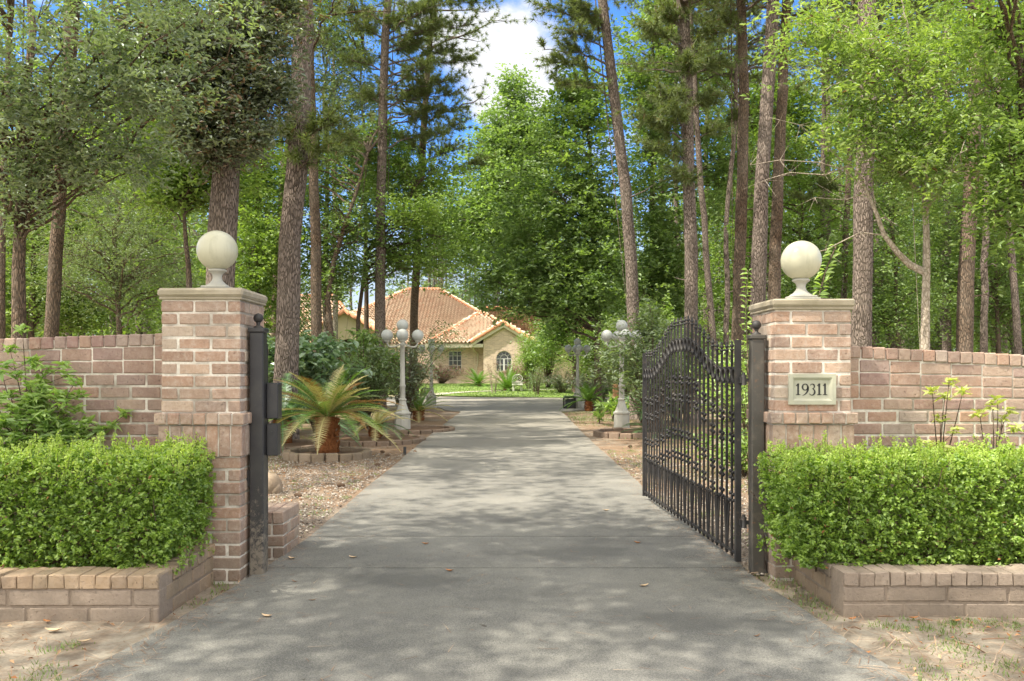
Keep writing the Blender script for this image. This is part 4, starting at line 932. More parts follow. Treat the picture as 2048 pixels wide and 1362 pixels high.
sago((2.95, 17.0, .0), .12, .05, 26, 1.05, lambda a_, f: random.choice(['straw_frond', 'grey_leaf', 'sago_leaf']), 'pale drooping sago palm beside the gate leaf', (.0, .8), nl=30, wid=.12, curl=1.6)
sago((3.2, 19.5, .1), .12, .22, 28, 1.0, lambda a_, f: 'sago_leaf', 'dark green sago palm behind the far end of the gate', (.1, 1.1), nl=30, wid=.12)
sago((2.5, 27.6, .0), .12, .32, 30, 1.15, lambda a_, f: 'fresh_sago_leaf', 'bright sago palm just right of the distant right lamp post', (.0, 1.35), nl=26, wid=.15)
sago((3.35, 25.2, .0), .12, .1, 26, 1.15, lambda a_, f: random.choice(['fresh_sago_leaf', 'sago_leaf', 'straw_frond']), 'low sago palm with yellow tips beside the wooden post', (.0, 1.1), nl=26, wid=.15)
sago((-2.05, 51, gz(0, 51)), .2, .1, 36, 1.6, lambda a_, f: 'fresh_sago_leaf', 'round bright sago palm on the lawn left of the arched window', (.0, 1.3), nl=24, wid=.22)
sago((-.25, 46.5, gz(0, 46.5)), .2, .1, 40, 1.75, lambda a_, f: 'fresh_sago_leaf', 'tall bright sago palm on the lawn behind the white bench', (.1, 1.4), nl=24, wid=.22, curl=.7)
# ---- shrubs made of arching stems
def shrub(name, loc, n_, h, sp, leaf, mat, label, cat='shrub', group=None, per=40, aspect=.45, base_r=.1, up=1.0, shape=4, stem='brown_bark', stemr=.010, arch=.35, lo=.2, scat=.07, dirx=0, sc_x=1):
    r = empty(name, loc, label, cat, group); x, y, z = loc; st = MB(); lf = MB()
    for i in range(n_):
        A = random.uniform(0, 2*math.pi); R_ = sp*math.sqrt(random.random()); hh = h*random.uniform(.55, 1.0)*(1-.35*(R_/sp)**2)
        a_ = (x+base_r*math.cos(A), y+base_r*math.sin(A), z); e = (x+R_*math.cos(A)*sc_x+dirx, y+R_*math.sin(A), z+hh); mid = (x+R_*.45*math.cos(A)*sc_x, y+R_*.45*math.sin(A), z+hh*(1+arch))
        pts = bez(a_, mid, e, 10); st.tube(pts, np.linspace(stemr, stemr*.3, 10), 4, cap=False)
        t_ = np.random.uniform(lo, 1, per); C = np.stack([np.interp(t_, np.linspace(0, 1, 10), pts[:, k]) for k in range(3)], 1)+np.random.normal(0, scat, (per, 3))
        lf.leaves(C, leaf, aspect, up, shape=shape)
    st.build('stem', stem, r); lf.build('foliage', mat, r); return r
# bed left of the drive
G1 = 'leafy shrubs in the bed left of the drive'
shrub('broadleaf_shrub', (-5.0, 17.2, 0), 60, 2.1, 1.35, .17, 'broad_leaf', 'blue green broadleaf shrub right of the latch post', group=G1, per=34, aspect=.6, shape=6)
shrub('broadleaf_shrub', (-4.1, 18.0, 0), 56, 2.1, 1.2, .16, 'broad_leaf', 'large leaved shrub between the yellowed palm and the wide pine', group=G1, per=36, aspect=.6, shape=6)
shrub('light_shrub', (-3.4, 19.4, 0), 60, 1.9, 1.05, .12, 'grey_leaf', 'greyish fine leaved shrub left of the nearer left lamp post', group=G1, per=50, aspect=.45)
shrub('light_shrub', (-3.7, 21.0, 0), 60, 2.3, 1.3, .12, 'gum_leaf', 'dense mid green shrub behind the nearer left lamp post', group=G1, per=70)
shrub('light_shrub', (-2.75, 21.5, 0), 30, 2.0, .8, .09, 'dark_oak_leaf', 'dark dense shrub right behind the nearer left lamp post', group=G1, per=80)
shrub('lime_shrub', (-5.6, 21.5, 0), 60, 1.8, 1.5, .13, 'maple_leaf', 'yellow green shrub behind the big leaved shrubs', group=G1, per=60)
shrub('pink_shrub', (-3.1, 25.5, 0), 26, 1.7, .8, .09, 'pink_leaf', 'pinkish shrub between the two left lamp posts', group=G1, per=40)
shrub('crape_myrtle', (-2.9, 23.5, 0), 22, 3.0, 1.5, .085, 'grey_leaf', 'arching crape myrtle reaching right between the left lamp posts', 'crape myrtle', per=90, arch=.1, scat=.10, lo=.3, dirx=.35)
# right side sprays in front of the lamps
shrub('crape_myrtle', (3.25, 20.6, 0), 46, 2.9, 1.6, .12, 'grey_leaf', 'airy crape myrtle spraying in front of the right lamp posts', 'crape myrtle', per=90, arch=.12, scat=.09, lo=.3, dirx=-.2)
shrub('crape_myrtle', (2.85, 16.7, 0), 46, 2.7, 1.1, .11, 'grey_leaf', 'crape myrtle sprays hiding the globes behind the gate end', 'crape myrtle', per=80, arch=.12, scat=.09, lo=.3)
G2 = 'shrubs behind the gate and the right beds'
shrub('light_shrub', (4.4, 26, 0), 80, 3.4, 2.0, .14, 'maple_leaf', 'tall green shrub behind the right lamp posts', group=G2, per=80)
shrub('light_shrub', (3.2, 31.5, 0), 40, 1.3, 1.5, .11, 'dark_oak_leaf', 'low dark shrub behind the distant right lamp post', group=G2, per=60)
shrub('banana_lily', (2.75, 22.4, 0), 10, .75, .35, .34, 'young_leaf', 'pale broad leaved lily plant right of the drive', 'lily', per=5, aspect=.28, up=.1, shape=6, scat=.03)
shrub('banana_lily', (2.25, 21.0, 0), 8, .5, .25, .26, 'young_leaf', 'smaller pale lily plant nearer the drive edge', 'lily', per=5, aspect=.28, up=.1, shape=6, scat=.03)
# beyond the gate: understory seen through and over the bars
shrub('light_shrub', (3.6, 12.6, 0), 34, 2.0, 1.1, .08, 'young_leaf', 'fresh green sapling thicket seen over the gate', group=G2, per=60, arch=.05, scat=.1)
shrub('light_shrub', (5.0, 15.2, 0), 40, 2.3, 1.5, .09, 'maple_leaf', 'leafy thicket between the gate and the right pier', group=G2, per=70, scat=.12)
shrub('low_fern', (3.0, 10.6, 0), 30, .55, .9, .10, 'maple_leaf', 'low green ground plants seen through the gate bars', group=G2, per=30)
shrub('dark_liriope', (3.7, 11.3, 0), 60, .5, 1.0, .30, 'sago_leaf', 'dark green grassy clump behind the gate bars', group=G2, per=8, aspect=.06, up=0)
shrub('light_shrub', (4.2, 21.8, 0), 60, 2.5, 1.3, .12, 'gum_leaf', 'green shrub crowding behind the right globe lamp post', group=G2, per=80, scat=.12)
shrub('light_shrub', (3.6, 34.5, 0), 60, 3.6, 1.5, .16, 'maple_leaf', 'tall light green shrub beyond the distant right lamp post', group=G2, per=80, scat=.16)
shrub('light_shrub', (6.0, 38.5, 0), 70, 4.2, 2.4, .18, 'gum_leaf', 'broad green shrub mass right of the court', group=G2, per=90, scat=.2)
shrub('light_shrub', (-5.0, 27.5, 0), 60, 1.7, 1.8, .13, 'grey_leaf', 'grey green shrub left of the distant left lamp post', group=G1, per=80, scat=.12)
# lawn and house front
G3 = 'shrubs along the house front'
zz = gz(0, 56)
shrub('pink_shrub', (-4.6, 55.6, zz), 60, 1.25, 1.9, .10, 'pink_leaf', 'pinkish hedge shrub under the square window', group=G3, per=60, sc_x=1.3)
shrub('pink_shrub', (.6, 55.8, zz), 50, 1.3, 1.5, .10, 'pink_leaf', 'pinkish shrub under the arched window', group=G3, per=60)
shrub('grey_shrub', (-6.4, 54.6, zz), 50, 1.1, 1.2, .10, 'grey_leaf', 'grey green shrub at the left end of the house bed', group=G3, per=50)
shrub('bamboo_bush', (2.1, 49.5, gz(0, 50)), 80, 4.3, 2.0, .14, 'maple_leaf', 'big feathery yellow green bush in front of the gable', group=G3, per=130, aspect=.22, scat=.16, arch=.25)
shrub('bamboo_bush', (4.1, 47.5, gz(0, 48)), 70, 3.3, 2.0, .14, 'lime_leaf', 'pale feathery bush right of the gable bush', group=G3, per=110, aspect=.22, scat=.16)
shrub('bamboo_bush', (.95, 48.3, gz(0, 48)), 50, 2.9, 1.2, .13, 'maple_leaf', 'feathery bush just right of the arched window', group=G3, per=90, aspect=.25, scat=.14)
shrub('box_shrub', (2.6, 44.3, gz(0, 44)), 46, 1.15, 1.5, .07, 'dark_oak_leaf', 'low dark shrub on the lawn right of the bench', group=G3, per=90)
shrub('grey_shrub', (1.25, 45.3, gz(0, 45)), 30, 1.0, .75, .07, 'grey_leaf', 'rounded pale shrub directly right of the bench', group=G3, per=60)
shrub('small_tree', (1.25, 42.6, gz(0, 42.6)), 14, 2.1, .45, .06, 'grey_leaf', 'slim grey sapling standing on the lawn edge', 'sapling', per=50, arch=0)
shrub('small_tree', (-.95, 44.0, gz(0, 44)), 16, 2.0, .55, .07, 'pink_leaf', 'thin leafed young tree on the lawn before the arched window', 'sapling', per=22, arch=0, stem='pale_twig')
shrub('fan_palm', (-6.9, 19.8, .4), 20, 2.9, 1.3, .5, 'sago_leaf', 'fan palm peeking out behind the wide pine trunk', 'fan palm', per=7, aspect=.10, up=.1, scat=.1)
# ---- clipped hedges
def hedge(x0, x1, y0, y1, z0, z1, nl, label, side):
    cxh = (x0+x1)/2; r = empty('boxwood_hedge', (cxh, (y0+y1)/2, z0), label, 'hedge', 'clipped hedges in the planters')
    lf = MB(); tips = MB(); st = MB()
    def surf(n_):
        w_ = np.array([(x1-x0)*(z1-z0)*1.25, (y1-y0)*(z1-z0), (x1-x0)*(y1-y0)]); k = np.random.choice(3, n_, p=w_/w_.sum())
        u, v_ = np.random.random(n_), np.random.random(n_)
        xs = np.where(k == 1, x1 if side < 0 else x0, x0+u*(x1-x0)); ys = np.where(k == 0, y0, np.where(k == 1, y0+u*(y1-y0), y0+v_*(y1-y0))); zs = np.where(k == 2, z1, z0+v_*(z1-z0))
        Pn = np.stack([xs, ys, zs], 1); Nn = np.zeros((n_, 3)); Nn[k == 0] = (0, -1, 0); Nn[k == 1] = (1 if side < 0 else -1, 0, 0); Nn[k == 2] = (0, 0, 1)
        return Pn, Nn
    Pn, Nn = surf(nl); f = .9*np.sin(Pn[:, 0]*17+2*np.sin(Pn[:, 2]*13))*np.sin(Pn[:, 2]*21+Pn[:, 1]*14+2*np.sin(Pn[:, 0]*8))+np.sin(Pn[:, 0]*9+Pn[:, 2]*7)*.5+np.sin(Pn[:, 1]*11+Pn[:, 0]*23+Pn[:, 2]*19)*.35+np.sin(Pn[:, 0]*47+Pn[:, 2]*53)*.25
    hv = np.sin(Pn[:, 0]*71+3*np.sin(Pn[:, 2]*37))*np.sin(Pn[:, 2]*83+3*np.sin(Pn[:, 0]*29+Pn[:, 1]*31))+.6*np.sin(Pn[:, 0]*41+Pn[:, 1]*67-Pn[:, 2]*59)+np.random.normal(0, .18, nl); kp = hv > -.52; Pn, Nn, f = Pn[kp], Nn[kp], f[kp]; nl0 = nl; nl = len(Pn)
    dep = np.abs(np.random.normal(0, .048, nl)); Pn = Pn+Nn*(f*.032-dep)[:, None]
    e = .15    # round the corners
    top = np.clip((Pn[:, 2]-(z1-e))/e, 0, 1); Pn[:, 1] += top**2*.085*(Pn[:, 1] < (y0+y1)/2); Pn[:, 0] -= (top**2*.085*(1 if side < 0 else -1))*(np.abs(Pn[:, 0]-(x1 if side < 0 else x0)) < .2)
    bot = np.clip((z0+.22-Pn[:, 2])/.22, 0, 1); sgn = 1 if side < 0 else -1
    Pn[:, 1] += bot*.06*(Pn[:, 1] < (y0+y1)/2); Pn[:, 0] -= sgn*bot*.09*(np.abs(Pn[:, 0]-(x1 if side < 0 else x0)) < .25)
    isfront = Pn[:, 2] < z1-.16
    lf.leaves(Pn[isfront], .0265, .60, .55, D=None); a_ = Pn[~isfront]
    half = np.random.random(len(a_)) < .5
    lf.leaves(a_[half], .0265, .60, .7); tips.leaves(a_[~half], .0215, .6, .7, rlo=0, rhi=.7)
    # upright sprigs on the top and the shoulders, little rosettes over the face
    ns = int(520*(x1-x0)/2.4); Ps, Ns = surf(ns*3); k = (Ns[:, 2] > .5) | (Ps[:, 2] > z1-.12); Ps = Ps[k][:ns]
    for p in Ps:
        h = abs(random.gauss(0, .045))+.015; h = min(h, .14); nn = int(8+h*240); t_ = np.random.random(nn)
        q = p+np.array([random.gauss(0, .01), 0, 0]); D = np.array([random.gauss(0, .25), random.gauss(0, .25), 1.]); D /= np.linalg.norm(D)
        st.tube([q-D*.03, q+D*h], .0012, 3, cap=False)
        tips.leaves(q+D*(t_*h)[:, None]+np.random.normal(0, .007, (nn, 3)), .018, .5, .2, D=np.tile(D, (nn, 1)), dn=.8)
    ns = int(1500*(x1-x0)/2.4); Pn, Nn = surf(ns); 
    C = np.repeat(Pn+Nn*.012, 7, 0)+np.random.normal(0, .009, (ns*7, 3)); kk = np.repeat(Nn[:, 2] < .5, 7); C = C[kk]
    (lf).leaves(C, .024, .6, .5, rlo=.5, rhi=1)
    # inner stems and inner leaves
    for i in range(90):
        xb = random.uniform(x0+.1, x1-.1); yb = random.uniform(y0+.1, y1-.08)
        e = (xb+random.gauss(0, .12), yb+random.gauss(-.05, .12), random.uniform(z0+.3, z1-.03)); st.tube(bez((xb, yb, z0-.03), (xb, yb, z0+.2), e, 5), [.007, .006, .005, .004, .002], 4, cap=False)
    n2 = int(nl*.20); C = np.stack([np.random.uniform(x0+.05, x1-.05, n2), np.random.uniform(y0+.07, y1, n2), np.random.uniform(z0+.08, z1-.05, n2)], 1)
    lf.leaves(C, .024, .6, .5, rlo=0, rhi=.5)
    dd = MB(); Pd, Nd = surf(110); Pd = Pd[Nd[:, 2] < .5]; Pd[:, 1] -= .0; dd.leaves(Pd+np.random.normal(0, .02, Pd.shape), .024, .5, .4, rlo=.1, rhi=.45); dd.build('dead_leaves', 'dry_leaf', r)
    lf.build('foliage', 'box_leaf', r); tips.build('fresh_tips', 'box_tip', r); st.build('stem', 'brown_bark', r)
hedge(-4.2, -1.865, 4.68, 5.30, .21, .85, 80000, 'clipped bright green hedge in the left planter', -1)
hedge(1.575, 4.3, 4.78, 5.38, .20, .82, 90000, 'clipped bright green hedge in the right planter', 1)
# ---- whorled saplings by the walls
def whorl_plant(name, loc, stems, leaf, mat, label, nlv=9, wn=5, cat='sapling'):
    r = empty(name, loc, label, cat, 'wild saplings growing by the brick walls'); st = MB(); lf = MB()
    for (ex_, ey_, ez_, tips_) in stems:
        e = (ex_, ey_, ez_); mid = ((loc[0]+ex_)/2+random.gauss(0, .03), (loc[1]+ey_)/2, (loc[2]+ez_)/2+.08)
        pts = bez(loc, mid, e, 9); st.tube(pts, np.linspace(.0055, .002, 9), 5, cap=False)
        for k in range(tips_):
            t_ = 1 if k == 0 else random.uniform(.35, .97); p = np.array([np.interp(t_, np.linspace(0, 1, 9), pts[:, q]) for q in range(3)])
            if k: 
                q = p+np.array([random.gauss(0, .09), random.gauss(0, .06), random.uniform(.02, .10)]); st.tube([p, q], .0018, 4, cap=False); p = q
            for lay in range(2):
                A = np.random.uniform(0, 2*np.pi, nlv)+lay; D = np.stack([np.cos(A), np.sin(A), np.full(nlv, .15+.6*lay)], 1); D /= np.linalg.norm(D, axis=1)[:, None]
                lf.leaves(p+D*leaf*.45-np.array([0, 0, .012*(1-lay)]), leaf, .30, .8, D=D, dn=.12, shape=6, fold=.05)
    st.build('stem', 'brown_bark', r); lf.build('foliage', mat, r)
def W(px, py, Y): q = P(px, py, Y); return q.x, q.y, q.z
stems = []
for (px_, py_, k) in ((45, 660, 2), (20, 700, 2), (95, 740, 5), (150, 765, 4), (60, 770, 5), (20, 790, 5), (115, 790, 5), (200, 862, 3), (160, 870, 4), (225, 852, 1), (90, 850, 7), (40, 845, 7), (5, 750, 4), (130, 845, 6), (70, 820, 6), (10, 850, 6), (115, 880, 7), (60, 880, 7), (20, 890, 6), (90, 815, 4), (-20, 800, 6), (140, 890, 4)):
    a_ = W(px_, py_, random.uniform(5.30, 5.52)); stems.append((*a_, k+2))
whorl_plant('whorled_shrub', (W(70, 960, 5.42)), stems, .074, 'young_leaf', 'bushy light green whorled shrub against the left wall', nlv=10)
for (base, lst, lb) in (((1880, 960), [(1898, 765, 1), (1865, 783, 1), (1925, 785, 1), (1890, 795, 2), (1880, 838, 1), (1878, 893, 2), (1860, 905, 2), (1895, 915, 3)], 'taller yellow green sapling against the right wall'),
                        ((1985, 970), [(1995, 800, 1), (1960, 828, 1), (2015, 822, 1), (1985, 815, 2), (2005, 838, 1)], 'shorter yellow green sapling near the right picture edge'),
                        ((1920, 975), [(1905, 905, 3), (1925, 910, 3), (1870, 910, 3), (1940, 925, 3), (2030, 910, 3), (2010, 925, 3)], 'low pale seedlings poking out of the right hedge top')):
    whorl_plant('yellow_sapling', W(*base, 5.5), [(*W(a_, c_, random.uniform(5.42, 5.54)), k) for a_, c_, k in lst], .070, 'pale_young_leaf', lb, nlv=9)
# climbing shoots by the right pier
def shoot(pts, leaf, n_, mat, label, name='climbing_vine'):
    r = empty(name, (pts[0][0], pts[0][1], 0), label, 'vine'); P3 = [W(*q) for q in pts]
    P3 = [(P3[0][0], P3[0][1], -.02)]+P3
    t_ = np.linspace(0, 1, len(P3)); P3 = np.array(P3); r.location = P3[0]; OFF[r.name] = Vector(P3[0])
    st = MB(); st.tube(P3, .006, 5, cap=False); st.build('stem', 'brown_bark', r)
    q = np.linspace(.45, 1, n_); C = np.stack([np.interp(q, t_, P3[:, k]) for k in range(3)], 1); lf = MB()
    for sg in (-1, 1):
        D = np.tile(np.array([sg*1., 0, .15]), (n_, 1)); lf.leaves(C+D*leaf*.5, leaf, .38, 1, D=D, dn=.25, shape=6)
    lf.build('foliage', mat, r)
shoot([(1640, 640, 6.6), (1636, 600, 6.6), (1650, 545, 6.6), (1672, 492, 6.6)], .075, 18, 'young_leaf', 'light green shoot climbing beside the globe of the right pier')
shoot([(1497, 760, 9.0), (1494, 680, 9), (1492, 600, 9), (1495, 540, 9.)], .07, 16, 'young_leaf', 'tall thin climbing shoot in front of the pines by the right post')
# ================================================================ TREES
def limb(b, start, end, r0, r1=.008, sag=.15, n_=9, seg=6):
    s_, e = np.array(list(start), float), np.array(list(end), float); d = e-s_
    mid = s_+d*.5+np.array([random.gauss(0, .12), random.gauss(0, .12), sag])*np.linalg.norm(d)
    pts = bez(s_, mid, e, n_); pts[1:-1] += np.random.normal(0, .018*np.linalg.norm(d), (n_-2, 3)); b.tube(pts, np.linspace(r0, r1, n_), seg, cap=False); return pts
def trunk_path(pts, Y, H):
    """pts: (px, py) down to up, base row given; returns world path extended to height H"""
    Q = [P(px_, py_, Y) for px_, py_ in pts]; Q[0].z = gz(Q[0].x, Y)-.1
    d = Q[-1]-Q[-2]; k = (H-Q[-1].z)/max(.1, d.z)
    if H > Q[-1].z: Q.append(Q[-1]+d*k*.5+Vector((random.uniform(-.2, .2), 0, 0))); Q.append(Q[-2]+d*k)
    Q = [np.array(list(q)) for q in Q]
    out_ = [Q[0]]
    for i in range(len(Q)-1):
        n_ = max(2, int(np.linalg.norm(Q[i+1]-Q[i])/.8))
        for j in range(1, n_+1): out_.append(Q[i]+(Q[i+1]-Q[i])*j/n_+(np.random.normal(0, .012, 3) if j < n_ else 0))
    return out_
def make_trunk(path, r0, r1, root, mat, n_=14, flare=.35):
    b = MB(); m_ = len(path); z = np.array([p[2] for p in path]); z = z-z[0]
    rr = r0+(r1-r0)*(z/z[-1]); rr = rr*(1+flare*np.exp(-z/.35))*(1+np.random.uniform(-.03, .03, m_))
    b.tube(path, rr, n_, rough=.04); b.build('trunk', mat, root)
def ellip(c, r, n_, shell=.5):
    d = np.random.normal(0, 1, (n_, 3)); d /= np.linalg.norm(d, axis=1)[:, None]; u = np.random.random(n_)**(1/3); u = (shell*(.75+.25*u)+(1-shell)*u)*np.exp(np.random.normal(0, .24, n_))
    return np.array(c)+d*u[:, None]*np.array(r)
def sprays(CC, axis_, per, clus, flat):
    """leaves strung along short twigs that point outward and hang a little"""
    n_ = len(CC); o_ = CC-axis_; o_[:, 2] *= .3; o_ /= np.linalg.norm(o_, axis=1)[:, None]+1e-6
    D = o_*.7+np.random.normal(0, .7, (n_, 3))*np.array([1, 1, .45])-np.array([0, 0, .18]); D /= np.linalg.norm(D, axis=1)[:, None]
    ln = clus*np.random.uniform(1.2, 3.4, n_); t_ = np.random.uniform(-1, 1, (n_, per)); wv = np.random.normal(0, 1, (n_, per, 3))*np.array([1, 1, flat])*clus*.42*(1.15-.55*t_)[..., None]
    C = CC[:, None]+D[:, None]*(t_*ln[:, None])[..., None]-np.array([0, 0, 1.])*(((t_+1)**2)*.07*ln[:, None])[..., None]+wv
    return C.reshape(-1, 3), np.repeat(D, per, 0)
def hardwood(name, label, trunk, Y, r0, H, blobs, leaf, lmat, bmat='grey_bark', dens=1.0, group=None, aspect=.55, clus=.25, cat='tree', shape=4, flat=.5, wblobs=(), gap=-.45):
    """blobs: (px, py, Y, rx_px, ry_px) crown masses in the photo's frame of reference, turned into metres"""
    path = trunk_path(trunk, Y, H); base = path[0]
    r = empty(name, Vector(base)+Vector((0, 0, .1)), label, cat, group)
    make_trunk(path, r0, r0*.25, r, bmat)
    B = [(np.array(list(P(a_, c_, q))), np.array((rx_/FPX*q, (rx_+ry_)/2/FPX*q*.9, ry_/FPX*q))) for a_, c_, q, rx_, ry_ in blobs]+[(np.array(c_), np.array(s_)) for c_, s_ in wblobs]
    lb = MB(); lf = MB(); CC = []
    for c_, s_ in B:
        vol = s_[0]*s_[1]*s_[2]; area = (s_[0]*s_[2]*math.pi)
        nl_ = max(3, int(4+area*1.1)); T = ellip(c_, s_, nl_, .3)
        for t_ in T:
            zs = max(base[2]+1.0, min(t_[2]-.45*np.linalg.norm((t_-np.array(path[-1]))[:2])*.6-.3, path[-1][2]))
            s0 = interp_path(path, zs); pts = limb(lb, s0, t_, max(.012, min(r0*.38, .028, .012*np.linalg.norm(t_-s0)+.01) if Y < 15 else min(r0*.38, .012*np.linalg.norm(t_-s0)+.01)), .006, .12)
            ncl = int(9*dens)+2
            for _ in range(ncl):
                q = random.uniform(.45, 1); p = np.array([np.interp(q, np.linspace(0, 1, len(pts)), pts[:, k]) for k in range(3)])
                e = p+np.random.normal(0, 1, 3)*s_*.30; lb.tube([p, (p+e)/2+np.array([0, 0, .05]), e], [.007, .005, .002], 3, cap=False); CC.append(e)
        extra = ellip(c_, s_*1.08, int(nl_*13*dens), .45); CC += list(extra)
    CC = np.array(CC); fq = 2.2/max(.6, float(np.mean([s_[2] for c_, s_ in B]))); ph = random.uniform(0, 6)
    gn_ = np.sin(CC[:, 0]*fq*1.9+ph+CC[:, 2]*fq)+np.sin(CC[:, 2]*fq*2.7+CC[:, 1]*fq*1.3+ph*2)+.8*np.sin(CC[:, 0]*fq*4.1-CC[:, 2]*fq*3.3+ph)+np.random.normal(0, .5, len(CC)); CC = CC[gn_ > gap]
    per = 30; N = len(CC)*per
    C, DD = sprays(CC, np.array(interp_path(path, float(CC[:, 2].mean()))), per, clus, flat)
    lf.leaves(C, leaf, aspect, 1.0, shape=shape, D=DD, dn=.7, tone=np.repeat(np.random.beta(1.3, 1.3, len(CC)), per))
    lb.build('limbs', bmat, r); lf.build('crown', lmat, r); return r
def pine(name, label, trunk, Y, d, H, limbs, group='tall pines around the gate and drive', bmat='pine_bark', top=(10, 18), cat='pine tree', ntop=30, tuftn=30, nw=.017, blobs=(), stubs=3):
    """limbs: explicit ones (px, py, Y, r_px): ends seen in the photo; the rest grow in the top, between the heights of top"""
    path = trunk_path(trunk, Y, H); base = path[0]; r = empty(name, Vector(base)+Vector((0, 0, .1)), label, cat, group)
    make_trunk(path, d/2, d*.22, r, bmat, 16)
    lb = MB(); C = []; A = []
    def grow(start, end, rad, ntw, tw=.8):
        pts = limb(lb, start, end, rad, .008, .10)
        for _ in range(ntw):
            q = random.uniform(.30, 1); p = np.array([np.interp(q, np.linspace(0, 1, len(pts)), pts[:, k]) for k in range(3)]); dr = (pts[-1]-pts[0]); dr = dr/np.linalg.norm(dr)
            e = p+(dr*.6+np.random.normal(0, .6, 3)*np.array([1, 1, .5])+np.array([0, 0, .25]))*tw*random.uniform(.4, 1)
            lb.tube([p, (p+e)/2, e], [.010, .007, .004], 3, cap=False); ax = (e-p)/np.linalg.norm(e-p)
            for s_ in (.45, .7, 1.0):
                C.append(p+(e-p)*s_); A.append(ax)
    for (a_, c_, q, rp_) in limbs:
        e = np.array(list(P(a_, c_, q))); ln = rp_/FPX*q; s0 = interp_path(path, e[2]-.15*np.linalg.norm(e[:2]-np.array(path[len(path)//2])[:2])-.2)
        grow(s0, e, .03, int(14+ln*18), max(.5, ln*.6))
    for i in range(ntop):
        z = random.uniform(*top); s0 = interp_path(path, z); az = random.uniform(0, 2*math.pi); ln = random.uniform(1.6, 3.4)*(1.15-.5*(z-top[0])/(top[1]-top[0]))
        grow(s0, s0+np.array([math.cos(az)*ln, math.sin(az)*ln, random.uniform(-.1, .9)]), .045, 12, 1.0)
    for i in range(stubs):      # dead stubs
        z = random.uniform(2.5, top[0]); s0 = interp_path(path, z); az = random.uniform(0, 2*math.pi); ln = random.uniform(.25, 1.2); lb.tube([s0, s0+np.array([math.cos(az)*ln*.6, math.sin(az)*ln*.6, .1]), s0+np.array([math.cos(az)*ln, math.sin(az)*ln, random.uniform(-.1, .3)])], [.022, .014, .005], 5, cap=False)
    nd = MB(); C = np.array(C); nd.needles(C, np.array(A), tuftn, .20, nw, .62)
    lb.build('limbs', bmat, r); nd.build('needles', 'needle', r); return r
PG = 'tall pines around the gate and drive'
pine('pine_tree', 'thick pine trunk rising directly behind the left gate pier', [(428, 880), (441, 560), (447, 420), (458, 250), (480, 0)], 14, .50, 21, [])
pine('pine_tree', 'widest pine trunk right of the left pier, from ground to sky', [(566, 860), (574, 690), (580, 480), (598, 300), (603, 130), (607, 0)], 16, .46, 22, [(660, 250, 15.6, 40), (650, 300, 15.4, 40), (555, 265, 15.8, 22)])
pine('pine_tree', 'reddish brown slim pine right of the widest pine', [(636, 820), (634, 680), (630, 430), (624, 250), (618, 0)], 24, .33, 20, [(700, 280, 24, 60)], bmat='brown_bark', top=(9.5, 17))
pine('pine_tree', 'straight tall pine standing above the nearer left lamp post', [(760, 830), (760, 600), (763, 350), (768, 150), (776, 0)], 27, .36, 24, [(860, 60, 26.5, 70), (900, 160, 26.5, 60), (930, 50, 27, 70), (850, 130, 26, 60), (880, 230, 27, 70), (850, 20, 27, 60), (800, 45, 27, 60), (960, 5, 27, 60), (700, 120, 27, 30), (930, 215, 27, 55), (905, 100, 27, 60), (820, 90, 27, 60), (880, 10, 26, 60), (940, 120, 27, 60), (840, 190, 27, 70), (720, 60, 27, 50), (700, 20, 27, 50), (900, 190, 27, 60), (870, 270, 27, 70), (730, 190, 27, 40)], top=(13, 22))
pine('pine_tree', 'dark pine trunk in front of the tiled roof, above the lamp', [(826, 810), (828, 640), (838, 400), (848, 240)], 34, .36, 20, [(900, 300, 33, 90), (830, 300, 34, 80), (920, 250, 33, 70), (780, 330, 34, 60), (960, 330, 33, 70)], bmat='brown_bark', top=(11, 18))
pine('pine_tree', 'leaning mauve pine rising left of the gate', [(1277, 830), (1267, 640), (1262, 520), (1252, 380), (1232, 220), (1205, 0)], 23, .37, 20, [(1140, 60, 22.5, 70), (1100, 125, 23, 60), (1120, 165, 23, 50), (1085, 100, 23, 40), (1180, 45, 23, 60), (1150, 15, 23, 50), (1100, 20, 23, 50)], top=(12, 19))
pine('pine_tree', 'pine right behind the top of the gate arch', [(1385, 860), (1382, 640), (1380, 430), (1375, 180), (1366, 0)], 21, .36, 20, [(1300, 60, 20.5, 70), (1340, 40, 21, 80), (1420, 70, 21, 80), (1320, 190, 20.6, 70), (1360, 220, 20, 80), (1330, 300, 20.6, 60), (1290, 245, 20.6, 50), (1420, 200, 21, 70), (1450, 130, 21, 60), (1380, 130, 20.5, 60), (1370, 350, 20.5, 30)], top=(10, 18))
pine('pine_tree', 'slender pine right of the gate arch leaning left', [(1436, 850), (1420, 600), (1402, 380), (1388, 150), (1380, 0)], 29, .25, 20, [(1430, 260, 29, 60)], top=(11, 18))
pine('pine_tree', 'thin pine with a broken branch left of the right post', [(1448, 850), (1455, 600), (1452, 450), (1470, 250), (1475, 100)], 30, .22, 18, [(1470, 240, 30, 30)], top=(11, 16))
pine('pine_tree', 'dark ruddy pine behind the right hinge post', [(1468, 860), (1478, 600), (1485, 350), (1488, 180), (1482, 0)], 22, .34, 20, [(1450, 40, 22, 50)], bmat='brown_bark', top=(10.5, 18))
pine('pine_tree', 'greyish pine left of the right globe', [(1508, 880), (1516, 600), (1522, 380), (1535, 180), (1546, 0)], 20, .39, 20, [], top=(10, 18))
pine('pine_tree', 'brown pine directly left of the right globe', [(1545, 860), (1550, 560), (1556, 350), (1566, 180), (1574, 0)], 24, .37, 21, [], bmat='brown_bark', top=(11, 19))
pine('pine_tree', 'big pale pine rising behind the right wall by the pier', [(1716, 900), (1722, 690), (1726, 400), (1736, 180), (1734, 0)], 17, .41, 20, [], top=(9, 18))
